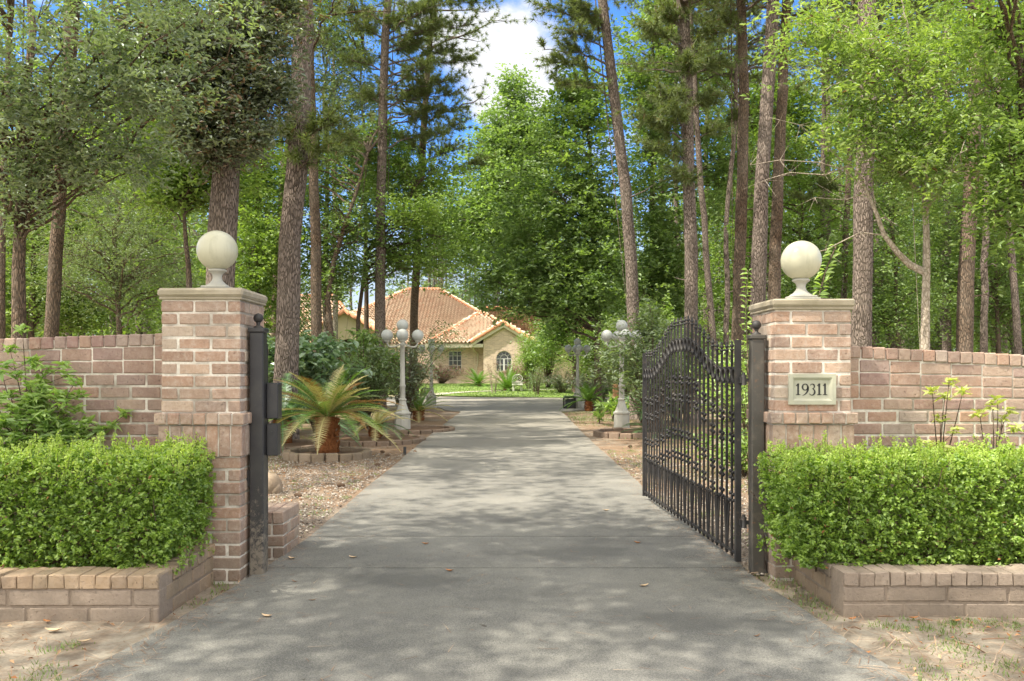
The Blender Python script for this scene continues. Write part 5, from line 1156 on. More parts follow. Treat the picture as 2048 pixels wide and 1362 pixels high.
pine('pine_tree', 'dark broad pine behind the right wall', [(1924, 890), (1929, 690), (1932, 560), (1942, 380), (1950, 200)], 18, .35, 18, [], bmat='brown_bark', top=(9, 16))
pine('pine_tree', 'pale thin pine right of the dark broad pine', [(1966, 840), (1968, 690), (1972, 420), (1974, 200)], 30, .27, 20, [], top=(11, 18))
pine('pine_tree', 'thin curving pine at the right picture edge', [(2042, 850), (2036, 690), (2022, 500), (2008, 380), (2000, 200)], 28, .26, 19, [], top=(11, 18))
pine('pine_tree', 'thin pine just right of the big pale pine', [(1744, 850), (1745, 690), (1742, 560), (1738, 300)], 31, .28, 19, [], top=(11, 18))
pine('pine_tree', 'thin dark pine left of the big pale pine', [(1684, 850), (1688, 600), (1694, 420), (1700, 300)], 33, .27, 19, [(1600, 395, 32, 50), (1640, 370, 33, 60)], bmat='brown_bark', top=(11, 18))
pine('pine_tree', 'thin pine with dead branches above the right globe', [(1640, 850), (1643, 500), (1646, 350), (1648, 200)], 35, .26, 20, [(1610, 480, 34, 50)], top=(12, 19))
pine('pine_tree', 'thin pale pine left of the gate arch', [(1330, 850), (1328, 600), (1324, 430), (1320, 300)], 34, .27, 20, [], top=(12, 19))
pine('pine_tree', 'reddish pine leaning right above the left wall', [(92, 900), (104, 650), (112, 500), (122, 350), (135, 200)], 18, .30, 18, [], bmat='brown_bark', top=(9, 16))
pine('pine_tree', 'dark pine partly hidden behind the widest pine', [(548, 850), (551, 600), (562, 420), (580, 250)], 30, .30, 19, [], bmat='brown_bark', top=(11, 18))
pine('pine_tree', 'far straight pine left of the thin leaning gate pines', [(1360, 830), (1358, 600), (1352, 400), (1350, 200)], 40, .28, 20, [], top=(13, 19))
# hardwoods
G4 = 'broadleaf trees among the pines'
hardwood('oak_tree', 'big live oak on the left whose airy crown hangs over the left wall', [(30, 900), (38, 650), (42, 420), (44, 250)], 13, .13, 8, [(90, 70, 10.5, 150, 90), (260, 60, 10.5, 120, 90), (40, 220, 11.5, 90, 70), (170, 190, 11, 110, 60), (300, 190, 11, 80, 60), (100, 330, 12, 80, 40), (230, 310, 12, 90, 40), (370, 20, 10, 90, 40), (-60, 150, 11, 90, 120), (20, 400, 12.5, 60, 30)], .085, 'oak_leaf', 'brown_bark', dens=1.0, group=G4, clus=.17, shape=6, aspect=.42, gap=-.1)
hardwood('oak_tree', 'unseen oak left of the frame, added to shade the drive before the gate', [(-640, 1500), (-640, 700), (-640, 200)], 4.6, .16, 8.5, [], .10, 'oak_leaf', 'brown_bark', dens=1.4, group=G4, clus=.24, shape=6, aspect=.45, gap=-.05, wblobs=[((-3.9, 3.6, 7.8), (2.4, 2.0, .9)), ((-5.0, 1.4, 8.2), (2.6, 1.8, .9)), ((-6.5, 3.5, 8.5), (2.4, 2.4, 1.0)), ((-5.2, 2.0, 9.4), (2.4, 2.2, .8))])  # tree out of view, put in only to shade the near drive
hardwood('oak_tree', 'dark bronze leaved oak wrapped round the pine behind the left pier', [(446, 880), (455, 560), (462, 250), (474, 100)], 14.6, .09, 11, [(430, 60, 13.3, 90, 60), (395, 150, 13.3, 60, 50), (470, 185, 13.3, 60, 50), (520, 90, 13.2, 55, 60), (350, 80, 13.5, 60, 55), (430, 240, 13.4, 55, 32), (550, 180, 13.6, 30, 30), (300, 20, 13.5, 60, 50), (480, 20, 13.3, 80, 50), (560, 30, 13.4, 40, 40), (330, 160, 13.5, 35, 30), (380, 265, 13.4, 30, 20), (500, 260, 13.4, 28, 22), (270, 110, 13.5, 40, 30)], .095, 'dark_oak_leaf', dens=1.35, group=G4, clus=.17, shape=6, aspect=.42, gap=-.35)
hardwood('maple_tree', 'crooked forked maple left of the left globe', [(390, 900), (378, 560), (372, 490), (368, 415)], 17, .115, 4.6, [(400, 300, 17.5, 120, 80), (330, 360, 17, 70, 60), (430, 370, 17.5, 60, 45), (380, 230, 18, 110, 60)], .12, 'maple_leaf', 'brown_bark', dens=1.3, group=G4)
hardwood('holly_tree', 'feathery grey green tree above the left wall', [(245, 850), (240, 700), (232, 560), (230, 450)], 24, .11, 6.5, [(200, 430, 23, 140, 110), (290, 500, 23, 110, 90), (150, 540, 24, 110, 70), (330, 570, 24, 90, 40)], .085, 'grey_leaf', 'brown_bark', dens=1.5, group=G4, aspect=.3)
hardwood('maple_tree', 'bright green understory tree at the left edge behind the wall', [(60, 850), (62, 650), (70, 450)], 27, .12, 9, [(60, 450, 27, 120, 130), (20, 600, 27, 90, 70), (150, 620, 28, 90, 50), (120, 340, 28, 110, 90)], .15, 'maple_leaf', 'brown_bark', dens=1.2, group=G4)
hardwood('maple_tree', 'bright green tree filling the gap left of the widest pine', [(520, 850), (518, 650), (515, 500)], 27, .11, 9, [(510, 400, 27, 70, 120), (520, 570, 27, 60, 80), (490, 320, 28, 80, 70), (530, 480, 26, 60, 60)], .14, 'maple_leaf', 'brown_bark', dens=1.2, group=G4)
hardwood('oak_tree', 'oak with a kinked trunk right of the reddish slim pine', [(672, 820), (666, 700), (655, 600), (668, 520), (690, 450)], 26, .13, 8, [(700, 400, 27, 80, 70), (640, 450, 27.5, 50, 60), (740, 480, 27.5, 55, 40), (700, 300, 27.5, 60, 40), (615, 350, 27, 55, 50), (690, 540, 26.5, 50, 25), (650, 540, 28, 40, 40), (770, 270, 28.5, 40, 40)], .13, 'gum_leaf', 'brown_bark', dens=1.0, group=G4, gap=-.05)
hardwood('oak_tree', 'leafy oak with low boughs crossing behind the straight tall pine', [(722, 820), (716, 640), (735, 500), (780, 440)], 28, .10, 7.5, [(800, 370, 28.5, 60, 50), (860, 450, 28, 70, 40), (880, 520, 27, 60, 24), (830, 420, 26, 50, 26), (870, 350, 28.5, 60, 40), (760, 340, 29, 40, 40), (800, 520, 29, 35, 25), (930, 500, 29, 35, 40)], .13, 'maple_leaf', 'brown_bark', dens=1.0, group=G4, gap=-.05)
hardwood('pin_oak', 'loose topped oak with sprays against the blue sky', [(655, 830), (650, 600), (655, 300)], 30, .12, 13, [(700, 80, 29, 60, 50), (670, 150, 29, 50, 40), (690, 240, 29, 60, 50), (730, 200, 29, 40, 35), (660, 320, 30, 70, 60)], .10, 'oak_leaf', dens=.75, group=G4)
hardwood('sweetgum_tree', 'pointed sweetgum with its tip against the white cloud', [(1046, 766), (1042, 600), (1038, 400), (1034, 160)], 88, .35, 32, [(1032, 185, 88, 22, 38), (1030, 260, 88, 55, 50), (1035, 340, 88, 80, 60), (1040, 430, 88, 100, 60), (1000, 400, 87, 60, 60), (1090, 300, 88, 50, 60), (985, 300, 89, 35, 60), (960, 470, 88, 60, 60), (900, 420, 90, 60, 60), (1090, 520, 88, 60, 60)], .42, 'gum_leaf', dens=.30, group=G4, clus=.95, gap=-.9)
hardwood('sweetgum_tree', 'dense sweetgum filling the space left of the leaning pine', [(1196, 830), (1195, 600), (1188, 500), (1180, 300)], 29, .13, 12, [(1150, 300, 28.5, 80, 90), (1110, 430, 28.5, 110, 70), (1190, 420, 28.5, 60, 90), (1080, 520, 28.5, 100, 45), (1190, 550, 28, 90, 60), (1110, 590, 28, 110, 30), (1160, 200, 29, 60, 60), (1020, 560, 28.5, 80, 35)], .165, 'gum_leaf', 'brown_bark', dens=1.3, group=G4, clus=.27)
hardwood('maple_tree', 'tall leafy maple between the leaning pine and the gate pine', [(1300, 830), (1302, 600), (1305, 300)], 32, .13, 14, [(1320, 130, 31, 80, 130), (1300, 330, 31, 60, 110), (1345, 480, 31, 60, 90), (1300, 560, 31, 60, 60), (1330, 640, 30, 60, 40), (1440, 320, 33, 60, 90)], .165, 'gum_leaf', 'brown_bark', dens=1.3, group=G4, clus=.27)
hardwood('hickory_tree', 'crooked hardwood with a pale dead bough behind the right wall', [(1850, 900), (1850, 690), (1853, 540), (1850, 400), (1840, 330)], 14, .095, 6.2, [(1850, 190, 13.5, 130, 110), (1960, 110, 13, 100, 90), (1690, 130, 13.5, 100, 80), (1950, 290, 13, 100, 70), (1780, 60, 14, 130, 60), (1700, 250, 13.5, 60, 40), (1820, 330, 13.5, 70, 40), (1600, 60, 14, 70, 50)], .095, 'lime_leaf', 'pale_twig', dens=.9, group=G4, clus=.19, shape=6, aspect=.38)
hardwood('hickory_tree', 'light green tree whose top fills the upper right corner', [(2075, 900), (2070, 600), (2050, 300)], 12.5, .11, 8, [(2020, 200, 12.5, 80, 120), (2010, 380, 13, 70, 80), (2000, 30, 12, 90, 60), (2080, 300, 12, 60, 160)], .10, 'maple_leaf', 'brown_bark', dens=1.0, group=G4, clus=.19, shape=6, aspect=.4, wblobs=[((5.5, 9, 7.2), (1.6, 1.8, .8))])
hardwood('maple_tree', 'green understory tree between the right globe and the big pale pine', [(1600, 850), (1605, 650), (1600, 500)], 34, .12, 9, [(1600, 420, 34, 80, 70), (1640, 560, 34, 80, 60), (1560, 300, 34, 50, 60), (1600, 640, 33, 70, 40), (1500, 450, 35, 40, 80)], .13, 'maple_leaf', 'brown_bark', group=G4, clus=.27)
hardwood('maple_tree', 'green understory tree right of the big pale pine', [(1800, 850), (1795, 650), (1790, 500)], 30, .11, 8, [(1790, 480, 30, 60, 80), (1820, 600, 30, 70, 60), (1760, 620, 30, 40, 50), (1790, 370, 30, 70, 60)], .12, 'gum_leaf', 'brown_bark', group=G4, clus=.34)
hardwood('maple_tree', 'green understory tree at the right edge behind the wall', [(2000, 850), (1995, 650), (1990, 500)], 34, .12, 9, [(1990, 520, 34, 80, 80), (1900, 580, 34, 60, 60), (2030, 620, 34, 60, 50), (1900, 430, 34, 60, 70), (2000, 400, 34, 60, 60)], .13, 'gum_leaf', 'brown_bark', group=G4, clus=.27)
hardwood('pin_oak', 'loose hardwood between the brown pines above the gate post', [(1500, 850), (1500, 600), (1505, 300)], 38, .13, 12, [(1420, 560, 38, 50, 80), (1410, 400, 38, 40, 70), (1515, 300, 38, 50, 110), (1570, 200, 38, 60, 90), (1430, 120, 38, 60, 60), (1640, 250, 38, 60, 80)], .14, 'maple_leaf', 'brown_bark', dens=.9, group=G4, clus=.3)
hardwood('maple_tree', 'dense green tree hiding the right end of the tiled roof', [(1150, 800), (1150, 600), (1150, 450)], 44, .14, 8, [(1120, 600, 44, 70, 50), (1190, 640, 44, 60, 60), (1160, 520, 44, 70, 60), (1100, 660, 45, 35, 40), (1240, 600, 44, 50, 60)], .17, 'gum_leaf', 'brown_bark', dens=1.0, group=G4, clus=.4)
hardwood('maple_tree', 'dense green tree right of the distant right lamp post', [(1250, 800), (1250, 600), (1250, 500)], 38, .13, 8, [(1250, 640, 38, 60, 60), (1290, 690, 38, 50, 50), (1230, 560, 38, 50, 60), (1200, 720, 38, 40, 40), (1310, 600, 38, 50, 60)], .15, 'maple_leaf', 'brown_bark', dens=1.0, group=G4, clus=.36)
hardwood('oak_tree', 'tall oak with only a sliver of trunk at the left picture edge', [(-6, 900), (2, 600), (4, 450), (8, 300)], 17, .09, 13, [], .13, 'oak_leaf', 'brown_bark', dens=1.0, group=G4, clus=.3, gap=-.5, wblobs=[((-8.5, 13, 12.5), (2.6, 3.0, 1.2)), ((-9.5, 19, 13.5), (2.6, 3.4, 1.3)), ((-7.6, 8, 11.5), (2.4, 2.2, 1.1)), ((-10, 26, 15), (3, 4.0, 1.3)), ((-11.5, 15, 14.5), (2.4, 3.4, 1.2))])  # its crown sits out of view, added to dapple the drive with shade
hardwood('maple_tree', 'tall thin maple left of the straight tall pine', [(735, 830), (733, 600), (730, 300)], 33, .11, 15, [(735, 300, 33, 45, 60), (720, 420, 33, 50, 60), (770, 360, 33, 40, 50)], .13, 'gum_leaf', 'brown_bark', dens=.9, group=G4, clus=.3, wblobs=[((-8, 30, 15), (2.5, 3.5, 1.4))])
# the pale dead bough of the crooked hardwood
hk = [o for o in sc.objects if o.name == 'hickory_tree'][0]
b = MB(); Q = [W(*q, 14) for q in ((1851, 545), (1820, 530), (1795, 505), (1768, 470), (1752, 425), (1735, 385), (1718, 350), (1700, 330))]; b.tube(Q, [.065, .06, .05, .042, .036, .028, .02, .01], 8)
for (a_, c_) in (((1768, 470), [(1720, 465), (1650, 500), (1600, 512)]), ((1735, 385), [(1690, 340), (1640, 325), (1560, 320), (1500, 330)]), ((1752, 425), [(1740, 330), (1770, 280)]), ((1718, 350), [(1660, 300), (1600, 250), (1560, 240)]), ((1700, 330), [(1650, 350), (1580, 345), (1530, 360)]), ((1735, 385), [(1690, 400), (1630, 395)]), ((1718, 350), [(1740, 260), (1700, 200)])):
    b.tube([W(*a_, 14)]+[W(x_, y_, 14-.25*i) for i, (x_, y_) in enumerate(c_)], np.linspace(.014, .003, len(c_)+1), 4, cap=False)
    for (x_, y_) in c_:
        for _ in range(4): q = W(x_+random.gauss(0, 25), y_+random.gauss(0, 22), 13.7+random.gauss(0, .3)); b.tube([W(x_, y_, 13.8), q], [.004, .0015], 3, cap=False)
b.build('dead_bough', 'pale_twig', hk)
# deep woods: copied prototypes
def bare(o): return [o]+[c_ for c_ in o.children]
protos = []
LB1 = 'slim distant pine standing deep in the woods'; GP1 = 'distant pines deep in the woods'
LB3 = 'tall distant broadleaf tree with its crown high among the pines'; GP3 = 'tall distant broadleaf trees behind the pines'
LB2 = 'distant broadleaf tree filling the woods between the pines'; GP2 = 'distant broadleaf trees deep in the woods'
def far_pine(Y, X):
    path = [np.array((X+.02*i*random.uniform(-1, 1), Y, i*1.8-.1)) for i in range(12)]; r = empty('distant_pine', (X, Y, 0), LB1, 'pine tree', GP1)
    make_trunk(path, .17, .07, r, random.choice(['pine_bark', 'brown_bark', 'grey_bark']), 8)
    lb = MB(); C = []; A = []
    for i in range(26):
        z = random.uniform(8, 20); s0 = interp_path(path, z); az = random.uniform(0, 6.28); ln = random.uniform(1.2, 2.8); e = s0+np.array([math.cos(az)*ln, math.sin(az)*ln, random.uniform(-.1, .8)])
        pts = limb(lb, s0, e, .04, .01, .1, 5, 4)
        for _ in range(8):
            p = pts[random.randint(2, 4)]+np.random.normal(0, .35, 3); C.append(p); a_ = np.random.normal(0, 1, 3)+np.array([0, 0, .5]); A.append(a_/np.linalg.norm(a_))
    nd = MB(); nd.needles(np.array(C), np.array(A), 22, .30, .03, .7); lb.build('limbs', 'brown_bark', r); nd.build('needles', 'needle', r); return r
def far_tree(Y, X, mat):
    H = random.uniform(6, 9); path = [np.array((X+random.uniform(-.15, .15)*i, Y, i*H/6-.1)) for i in range(7)]; r = empty('distant_tree', (X, Y, 0), LB2, 'tree', GP2)
    make_trunk(path, .13, .05, r, 'grey_bark', 7); lb = MB(); CC = []
    for i in range(18):
        z = random.uniform(1.6, H); s0 = interp_path(path, z); az = random.uniform(0, 6.28); ln = random.uniform(.8, 2.4); e = s0+np.array([math.cos(az)*ln, math.sin(az)*ln, random.uniform(.0, 1.6)]); pts = limb(lb, s0, e, .03, .008, .1, 5, 4)
        for _ in range(9): CC.append(pts[random.randint(1, 4)]+np.random.normal(0, .45, 3))
    C, DD = sprays(np.array(CC), np.array(path[3]), 24, .30, .5); lf = MB(); lf.leaves(C, .18, .6, .9, D=DD, dn=.7, tone=np.repeat(np.random.beta(1.3, 1.3, len(CC)), 24)); lb.build('limbs', 'grey_bark', r); lf.build('crown', mat, r); return r
fp = [far_pine(48, -19+i*3) for i in range(4)]
ft = [far_tree(50, x, m_) for x, m_ in ((-22, 'maple_leaf'), (19, 'far_leaf'), (-13.5, 'gum_leaf'), (16, 'maple_leaf'), (24, 'grey_leaf'))]
def tall_tree(Y, X, mat):
    H = random.uniform(14, 17); path = [np.array((X+random.uniform(-.2, .2)*i, Y, i*H/9-.1)) for i in range(10)]; r = empty('tall_tree', (X, Y, 0), LB3, 'tree', GP3)
    make_trunk(path, .2, .06, r, 'grey_bark', 8); lb = MB(); CC = []
    for i in range(34):
        z = random.uniform(3, H); s0 = interp_path(path, z); az = random.uniform(0, 6.28); ln = random.uniform(1.2, 3.2)*(1.1-.5*z/H); e = s0+np.array([math.cos(az)*ln, math.sin(az)*ln, random.uniform(.2, 1.8)]); pts = limb(lb, s0, e, .05, .01, .1, 5, 4)
        for _ in range(10): CC.append(pts[random.randint(1, 4)]+np.random.normal(0, .5, 3))
    C, DD = sprays(np.array(CC), np.array(path[5]), 26, .33, .5); lf = MB(); lf.leaves(C, .20, .6, .9, D=DD, dn=.7, tone=np.repeat(np.random.beta(1.3, 1.3, len(CC)), 26)); lb.build('limbs', 'grey_bark', r); lf.build('crown', mat, r); return r
def blocked(X, Y): return (-26 < X < 13 and 53 < Y < 84) or (abs(X+1) < 11.5 and Y < 53) or (-8 < X < 8 and Y < 53)
def scatter(protos_, n_, ylo, yhi, smin, smax, sep, ok=lambda u: True):
    pts = []; tries = 0; k = 0
    while k < n_ and tries < 9000:
        tries += 1; Y = ylo+(yhi-ylo)*random.random()**.8; X = random.uniform(-.66, .66)*Y
        if blocked(X, Y) or not ok(1024+FPX*X/Y) or any((X-a_)**2+(Y-c_)**2 < sep*sep for a_, c_ in pts): continue
        pts.append((X, Y)); o = copy_tree(protos_[k % len(protos_)]); s_ = random.uniform(smin, smax); o.location = (X, Y, gz(X, Y)); o.rotation_euler = (0, 0, random.uniform(0, 6.28)); o.scale = (s_, s_, s_*random.uniform(.9, 1.2)); k += 1
        u = 1024+FPX*X/Y; zn = 'seen over the left wall' if u < 330 else 'between the left pier and the house' if u < 600 else 'behind the tiled roof' if u < 1110 else 'seen over and through the gate' if u < 1520 else 'seen over the right wall'; o['label'] = o['label'].split(' standing deep')[0].split(' filling')[0].split(' with its')[0]+' '+zn+(', nearer row' if Y < 60 else ', far row')
scatter(fp, 105, 32, 125, .8, 1.25, 2.0)
scatter(ft, 115, 30, 120, .8, 1.45, 2.6)
scatter(fp, 16, 87, 122, .95, 1.2, 2.2, lambda u: 840 < u < 1030)
scatter(ft, 12, 87, 122, .9, 1.3, 3, lambda u: 820 < u < 1040)
tt = [tall_tree(62, x, m_) for x, m_ in ((-34, 'gum_leaf'), (22, 'maple_leaf'), (29, 'far_leaf'))]
scatter(tt, 46, 34, 100, .85, 1.25, 4.0, lambda u: u < 560 or u > 1210)
# far woods that read as one mass, and the forest undergrowth
b = MB(); N = 60000; X = np.random.uniform(-125, 125, N); Yv = np.random.uniform(112, 165, N); Z = np.abs(np.random.normal(0, 1, N))*5.0*(1+.4*np.sin(X*.35)+.25*np.sin(X*1.1))+.2
b.leaves(np.stack([X, Yv, Z], 1), .75, .7, .6); tag(b.build('far_woods', 'far_leaf'), 'hazy far woods closing the view behind the trees', 'woods', None, 'stuff')
b = MB(); N = 52000; Yv = np.random.uniform(24, 105, N); X = np.random.uniform(-.66, .66, N)*Yv
cl = np.sin(X*.9+Yv*.5)+np.sin(X*.35-Yv*.8)+np.random.normal(0, .6, N); k = (cl > .1) & ~((np.abs(X+1) < 12) & (Yv < 86)) & ~((X > -26) & (X < 13) & (Yv > 52) & (Yv < 86)) & (np.abs(X) > 6); X, Yv = X[k], Yv[k]
Z = np.abs(np.random.normal(0, .55, len(X)))*1.1; b.leaves(np.stack([X, Yv, Z], 1), .22, .6, .6); tag(b.build('undergrowth', 'maple_leaf'), 'loose green undergrowth on the forest floor', 'undergrowth', None, 'stuff')
# ---------------------------------------------------------------- ground cover
def off_drive(X, Yv): 
    L_ = np.interp(Yv, [0, 3.63, 5.4, 19, 27], [-3.6, -1.87, -1.645, -1.66, -1.6]); R_ = np.interp(Yv, [0, 3.63, 5.5, 9, 25, 27], [3.2, 1.66, 1.535, 1.47, 1.55, 1.55]); return (X < L_-.02) | (X > R_+.02)
def notplanter(X, Yv): return ~((X < -1.86) & (Yv > 4.45) & (Yv < 5.9)) & ~((X > 1.78) & (Yv > 4.55) & (Yv < 5.95)) & ~((np.abs(X+1.95) < .27) & (Yv > 5.3) & (Yv < 5.85)) & ~((np.abs(X-1.92) < .27) & (Yv > 5.4) & (Yv < 5.93))
b = MB(); N = 17000; Yv = 5.5+np.random.random(N)**1.3*8; X = np.where(np.random.random(N) < .6, np.random.uniform(-3.8, -1.55, N), np.random.uniform(1.45, 3.4, N)); k = off_drive(X, Yv) & notplanter(X, Yv); X, Yv = X[k], Yv[k]; N = len(X)
base_ = np.array([(1, 0, 0), (-1, 0, 0), (0, 1, 0), (0, -1, 0), (0, 0, .7), (0, 0, -.7)], float); fc = np.array([(0, 2, 4), (2, 1, 4), (1, 3, 4), (3, 0, 4), (2, 0, 5), (1, 2, 5), (3, 1, 5), (0, 3, 5)])
S = np.random.uniform(.006, .017, N)[:, None, None]; V = base_[None]*S*np.random.uniform(.6, 1.3, (N, 6, 1)); A = np.random.uniform(0, 6.28, N); ca, sa = np.cos(A)[:, None], np.sin(A)[:, None]
V = np.stack([V[..., 0]*ca-V[..., 1]*sa, V[..., 0]*sa+V[..., 1]*ca, V[..., 2]], -1)+np.stack([X, Yv, np.full(N, .004)], 1)[:, None]
b.add(V.reshape(-1, 3), (fc[None]+np.arange(N)[:, None, None]*6).reshape(-1, 3), None, np.repeat(np.random.random(N), 6)); tag(b.build('gravel', 'pebble'), 'loose pale gravel along both sides of the drive', 'gravel', None, 'stuff')
b = MB(); N = 46000; Yv = 3.2+np.random.random(N)**1.25*24; X = np.random.normal(0, 1.6, N)+np.where(np.random.random(N) < .5, -2.9, 2.8)
dn_ = np.sin(X*2.3+Yv*1.1)+np.sin(Yv*2.1-X)+np.random.normal(0, .7, N); k = off_drive(X, Yv) & notplanter(X, Yv) & ((dn_ > .2) | (Yv < 6)) & ((Yv > 7) | (np.random.random(N) < .8)); X, Yv = X[k], Yv[k]; N = len(X)
C = np.stack([X, Yv, np.random.uniform(.004, .02, N)], 1); A = np.random.uniform(0, 6.28, N); D = np.stack([np.cos(A), np.sin(A), np.random.normal(0, .12, N)], 1)*np.random.uniform(.05, .12, N)[:, None]; sd = np.stack([-np.sin(A), np.cos(A), 0*A], 1)*.0018
b.add(np.stack([C-D-sd, C-D+sd, C+D], 1).reshape(-1, 3), np.arange(N*3).reshape(N, 3), None, np.repeat(np.random.random(N), 3)); N = 2600; Yv = 3.4+np.random.random(N)**1.3*18; k = np.random.random(N); X = np.where(k < .42, np.interp(Yv, [0, 3.63, 5.4, 19, 27], [-3.6, -1.87, -1.645, -1.66, -1.6])+np.abs(np.random.normal(0, .10, N)), np.where(k < .84, np.interp(Yv, [0, 3.63, 5.5, 9, 25, 27], [3.2, 1.66, 1.535, 1.47, 1.55, 1.55])-np.abs(np.random.normal(0, .10, N)), np.random.uniform(-1.4, 1.4, N)))
C = np.stack([X, Yv, np.full(N, .0265)], 1); A = np.random.uniform(0, 6.28, N); D = np.stack([np.cos(A), np.sin(A), 0*A], 1)*np.random.uniform(.02, .08, N)[:, None]; sd = np.stack([-np.sin(A), np.cos(A), 0*A], 1)*.0016
b.add(np.stack([C-D-sd, C-D+sd, C+D], 1).reshape(-1, 3), np.arange(N*3).reshape(N, 3), None, np.repeat(np.random.random(N), 3))
tag(b.build('pine_needles', 'straw_needle'), 'fallen brown pine needles scattered over the beds and verges', 'pine needles', None, 'stuff')
b = MB(); N = 5200; Yv = 3.3+np.random.random(N)**1.3*14; X = np.random.normal(0, 1.5, N)+np.where(np.random.random(N) < .5, -2.9, 2.8); k = off_drive(X, Yv) & notplanter(X, Yv); X, Yv = X[k], Yv[k]
b.leaves(np.stack([X, Yv, np.random.uniform(.006, .016, len(X))], 1), .026, .5, 1.6, fold=.2, rlo=.0, rhi=.9); tag(b.build('leaf_litter', 'dry_leaf'), 'brown leaf litter and twigs crumbled over the soil', 'leaf litter', None, 'stuff')
b = MB()
for _ in range(150):
    y = 3.4+random.random()**1.2*12; x = random.gauss(0, 1.0)+random.choice((-2.8, 2.7))
    if not (off_drive(np.array([x]), np.array([y]))[0] and notplanter(np.array([x]), np.array([y]))[0]): continue
    A = random.uniform(0, 6.28); L_ = random.uniform(.05, .2); b.tube([(x, y, .012), (x+L_*.5*math.cos(A), y+L_*.5*math.sin(A), .018), (x+L_*math.cos(A+.2), y+L_*math.sin(A+.2), .012)], [.0035, .003, .0015], 4, random.random())
tag(b.build('twigs', 'straw_needle'), 'small broken twigs scattered over the verges', 'twigs', None, 'stuff')
# grass tufts
b = MB(); C = []
for (n_, xr, yr, sp) in ((110, (1.7, 4.2), (3.3, 4.5), .05), (45, (-4, -1.9), (3.4, 4.4), .04), (30, (1.8, 3.2), (4.3, 4.58), .03), (60, (-2.6, -1.62), (5.9, 12), .03), (60, (1.5, 2.0), (6, 14), .04), (8, (-2.0, -1.7), (4.6, 5.4), .04), (14, (1.6, 1.8), (4.5, 5.4), .05), (26, (-3.4, -1.7), (6.1, 9.5), .06), (160, (-7, -3.2), (9, 17), .16), (120, (2.2, 6), (9, 17), .16), (120, (-9, -4), (16, 27), .25), (60, (1.5, 3), (20, 27), .2)):
    for _ in range(n_):
        c_ = (random.uniform(*xr), random.uniform(*yr)); 
        for _ in range(26): C.append((c_[0]+random.gauss(0, sp), c_[1]+random.gauss(0, sp), .0, sp))
C = np.array(C); k = off_drive(C[:, 0], C[:, 1]) & notplanter(C[:, 0], C[:, 1]); C = C[k]; N = len(C); A = np.random.uniform(0, 6.28, N); h = np.random.uniform(.006, .024, N)*(1+C[:, 3]*8)
tip = C[:, :3]+np.stack([np.cos(A)*h*.7, np.sin(A)*h*.7, h], 1); sd = np.stack([-np.sin(A), np.cos(A), 0*A], 1)*.0024*(1+C[:, 3:4]*8); b.add(np.stack([C[:, :3]-sd, C[:, :3]+sd, tip], 1).reshape(-1, 3), np.arange(N*3).reshape(N, 3), None, np.repeat(np.random.random(N), 3))
tag(b.build('grass', 'grass_blade'), 'sparse green weeds and grass tufts on the sandy verges', 'grass', None, 'stuff')
# lawn blades
b = MB(); N = 26000; X = np.random.uniform(-11, 11, N); Yv = np.random.uniform(40.5, 54, N); k = np.array([y > lawn_edge(x)+.05 for x, y in zip(X, Yv)]); X, Yv = X[k], Yv[k]; N = len(X)
C = np.stack([X, Yv, .42*sstep(38, 56, Yv)+.02], 1); A = np.random.uniform(0, 6.28, N); h = np.random.uniform(.03, .08, N); sd = np.stack([-np.sin(A), np.cos(A), 0*A], 1)*.02
b.add(np.stack([C-sd, C+sd, C+np.stack([np.cos(A)*h*.5, np.sin(A)*h*.5, h], 1)], 1).reshape(-1, 3), np.arange(N*3).reshape(N, 3), None, np.repeat(np.random.random(N), 3)); tag(b.build('lawn_blades', 'grass_blade'), 'short lawn grass in front of the house', 'grass', None, 'stuff')
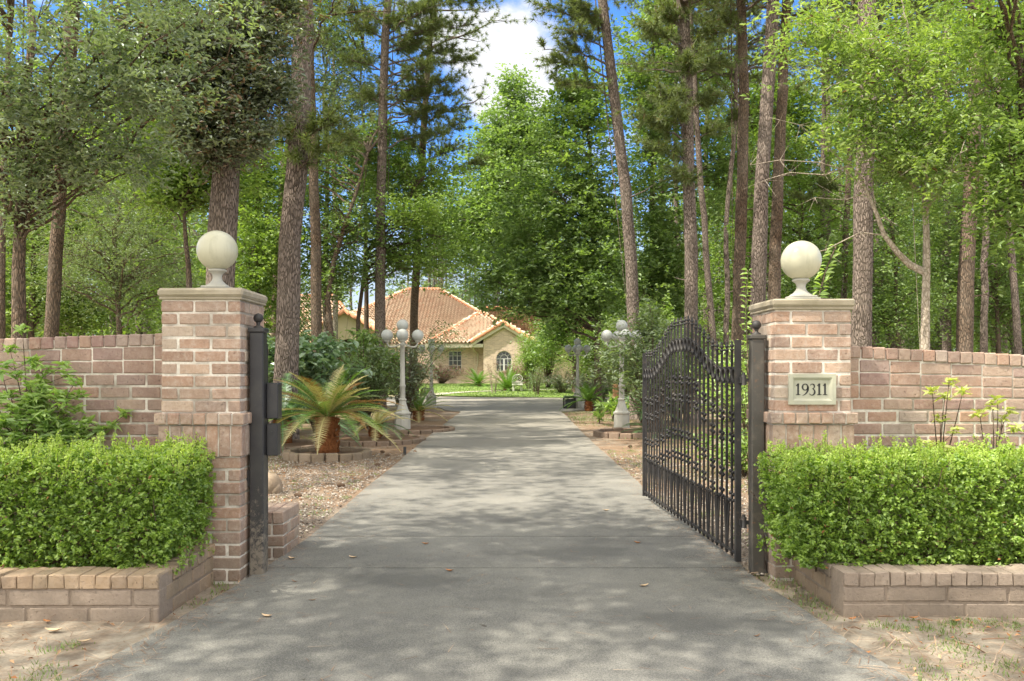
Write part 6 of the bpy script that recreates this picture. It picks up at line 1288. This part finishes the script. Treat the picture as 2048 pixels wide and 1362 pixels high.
# ---------------------------------------------------------------- fallen leaves and cones, each its own
def ground_at(px_, py_): Y = CAMZ*FPX/(py_-HZ); return ((px_-1024)/FPX*Y, Y)
FL = [(851, 1094, 0, 'orange brown curled leaf lying on the concrete in the middle'), (899, 1149, 0, 'small tan leaf on the concrete below the middle leaf'), (534, 1242, 1, 'pale torn leaf on the drive at the lower left'), (625, 1209, 2, 'dark narrow leaf on the drive at the lower left'), (706, 1122, 1, 'pale curled leaf near the cross joint'), (584, 1124, 1, 'pale small leaf at the drive edge near the latch post'),
      (1513, 1282, 2, 'dark curled leaf near the right drive edge'), (1212, 1026, 1, 'pale leaf on the sunlit concrete left of the gate'), (1704, 1241, 0, 'orange leaf against the front foot of the right planter'), (1827, 1239, 0, 'orange leaf lying before the right planter, second from its corner'), (1912, 1245, 0, 'orange brown leaf lying farthest right before the planter'), (1730, 1310, 0, 'reddish leaf on the soil beside the drive at lower right'), (1955, 1226, 1, 'tan folded leaf by the right planter foot'),
      (108, 1265, 1, 'large pale curled leaf on the sandy verge at lower left'), (95, 1246, 0, 'brown orange leaf near the left planter foot'), (168, 1286, 1, 'long pale leaf on the left sandy verge'), (1275, 1092, 0, 'small red leaf on the concrete near the gate'), (590, 1171, 2, 'dark leaf beside the cross joint at left'), (1594, 1138, 0, 'orange leaf on the verge beside the right planter side'), (1288, 1180, 1, 'tiny pale leaf on the sunlit concrete')]
for (px_, py_, kind, lb) in FL:
    x, y = ground_at(px_, py_); b = MB(); on = abs(x) < 1.6; z = (.024 if on else .006); s_ = {0: .032, 1: .036, 2: .028}[kind]*(1.4 if 'large' in lb else 1)
    A = random.uniform(-.5, .5); u = np.array([math.cos(A), math.sin(A), 0]); v_ = np.array([-math.sin(A), math.cos(A), 0]); c_ = np.array([x, y, z])
    n_ = 6; V = []
    for i in range(n_+1):
        t_ = i/n_; w_ = math.sin(math.pi*(.06+.9*t_))*.42*s_*(.45 if kind == 2 else 1); lift = s_*.35*(2*t_-1)**2
        V += [c_+u*s_*(2*t_-1)*.9-v_*w_+np.array([0, 0, lift+w_*.5]), c_+u*s_*(2*t_-1)*.9+np.array([0, 0, lift]), c_+u*s_*(2*t_-1)*.9+v_*w_+np.array([0, 0, lift+w_*.4])]
    f = [(3*i+k, 3*i+k+1, 3*i+k+4, 3*i+k+3) for i in range(n_) for k in (0, 1)]
    b.add(V, None, f, {0: .5, 1: .95, 2: .05}[kind]); tag(b.build('fallen_leaf', 'dry_leaf', origin=(x, y, z)), lb, 'fallen leaf', 'fallen leaves on the drive and verges')
CN = [(682, 974), (596, 994), (792, 890), (765, 906), (826, 900), (830, 906), (805, 880), (755, 932), (1115, 870), (1260, 895), (893, 866), (775, 913)]
for k, (px_, py_) in enumerate(CN):
    x, y = ground_at(px_, py_); 
    if abs(x) < 1.55: x = math.copysign(1.75, x)
    b = MB(); A = random.uniform(0, 3); 
    for q in range(9):
        t_ = q/8; b.sphere((x+math.cos(A)*(t_-.5)*.08, y+math.sin(A)*(t_-.5)*.08, .022), .024*math.sin(.5+2.2*t_)+.004, 7, 4, sc3=(.6, .6, 1))
    tag(b.build('pine_cone', 'pine_cone', origin=(x, y, 0)), 'small dark pine cone on the straw beside the drive', 'pine cone', 'pine cones lying beside the drive')
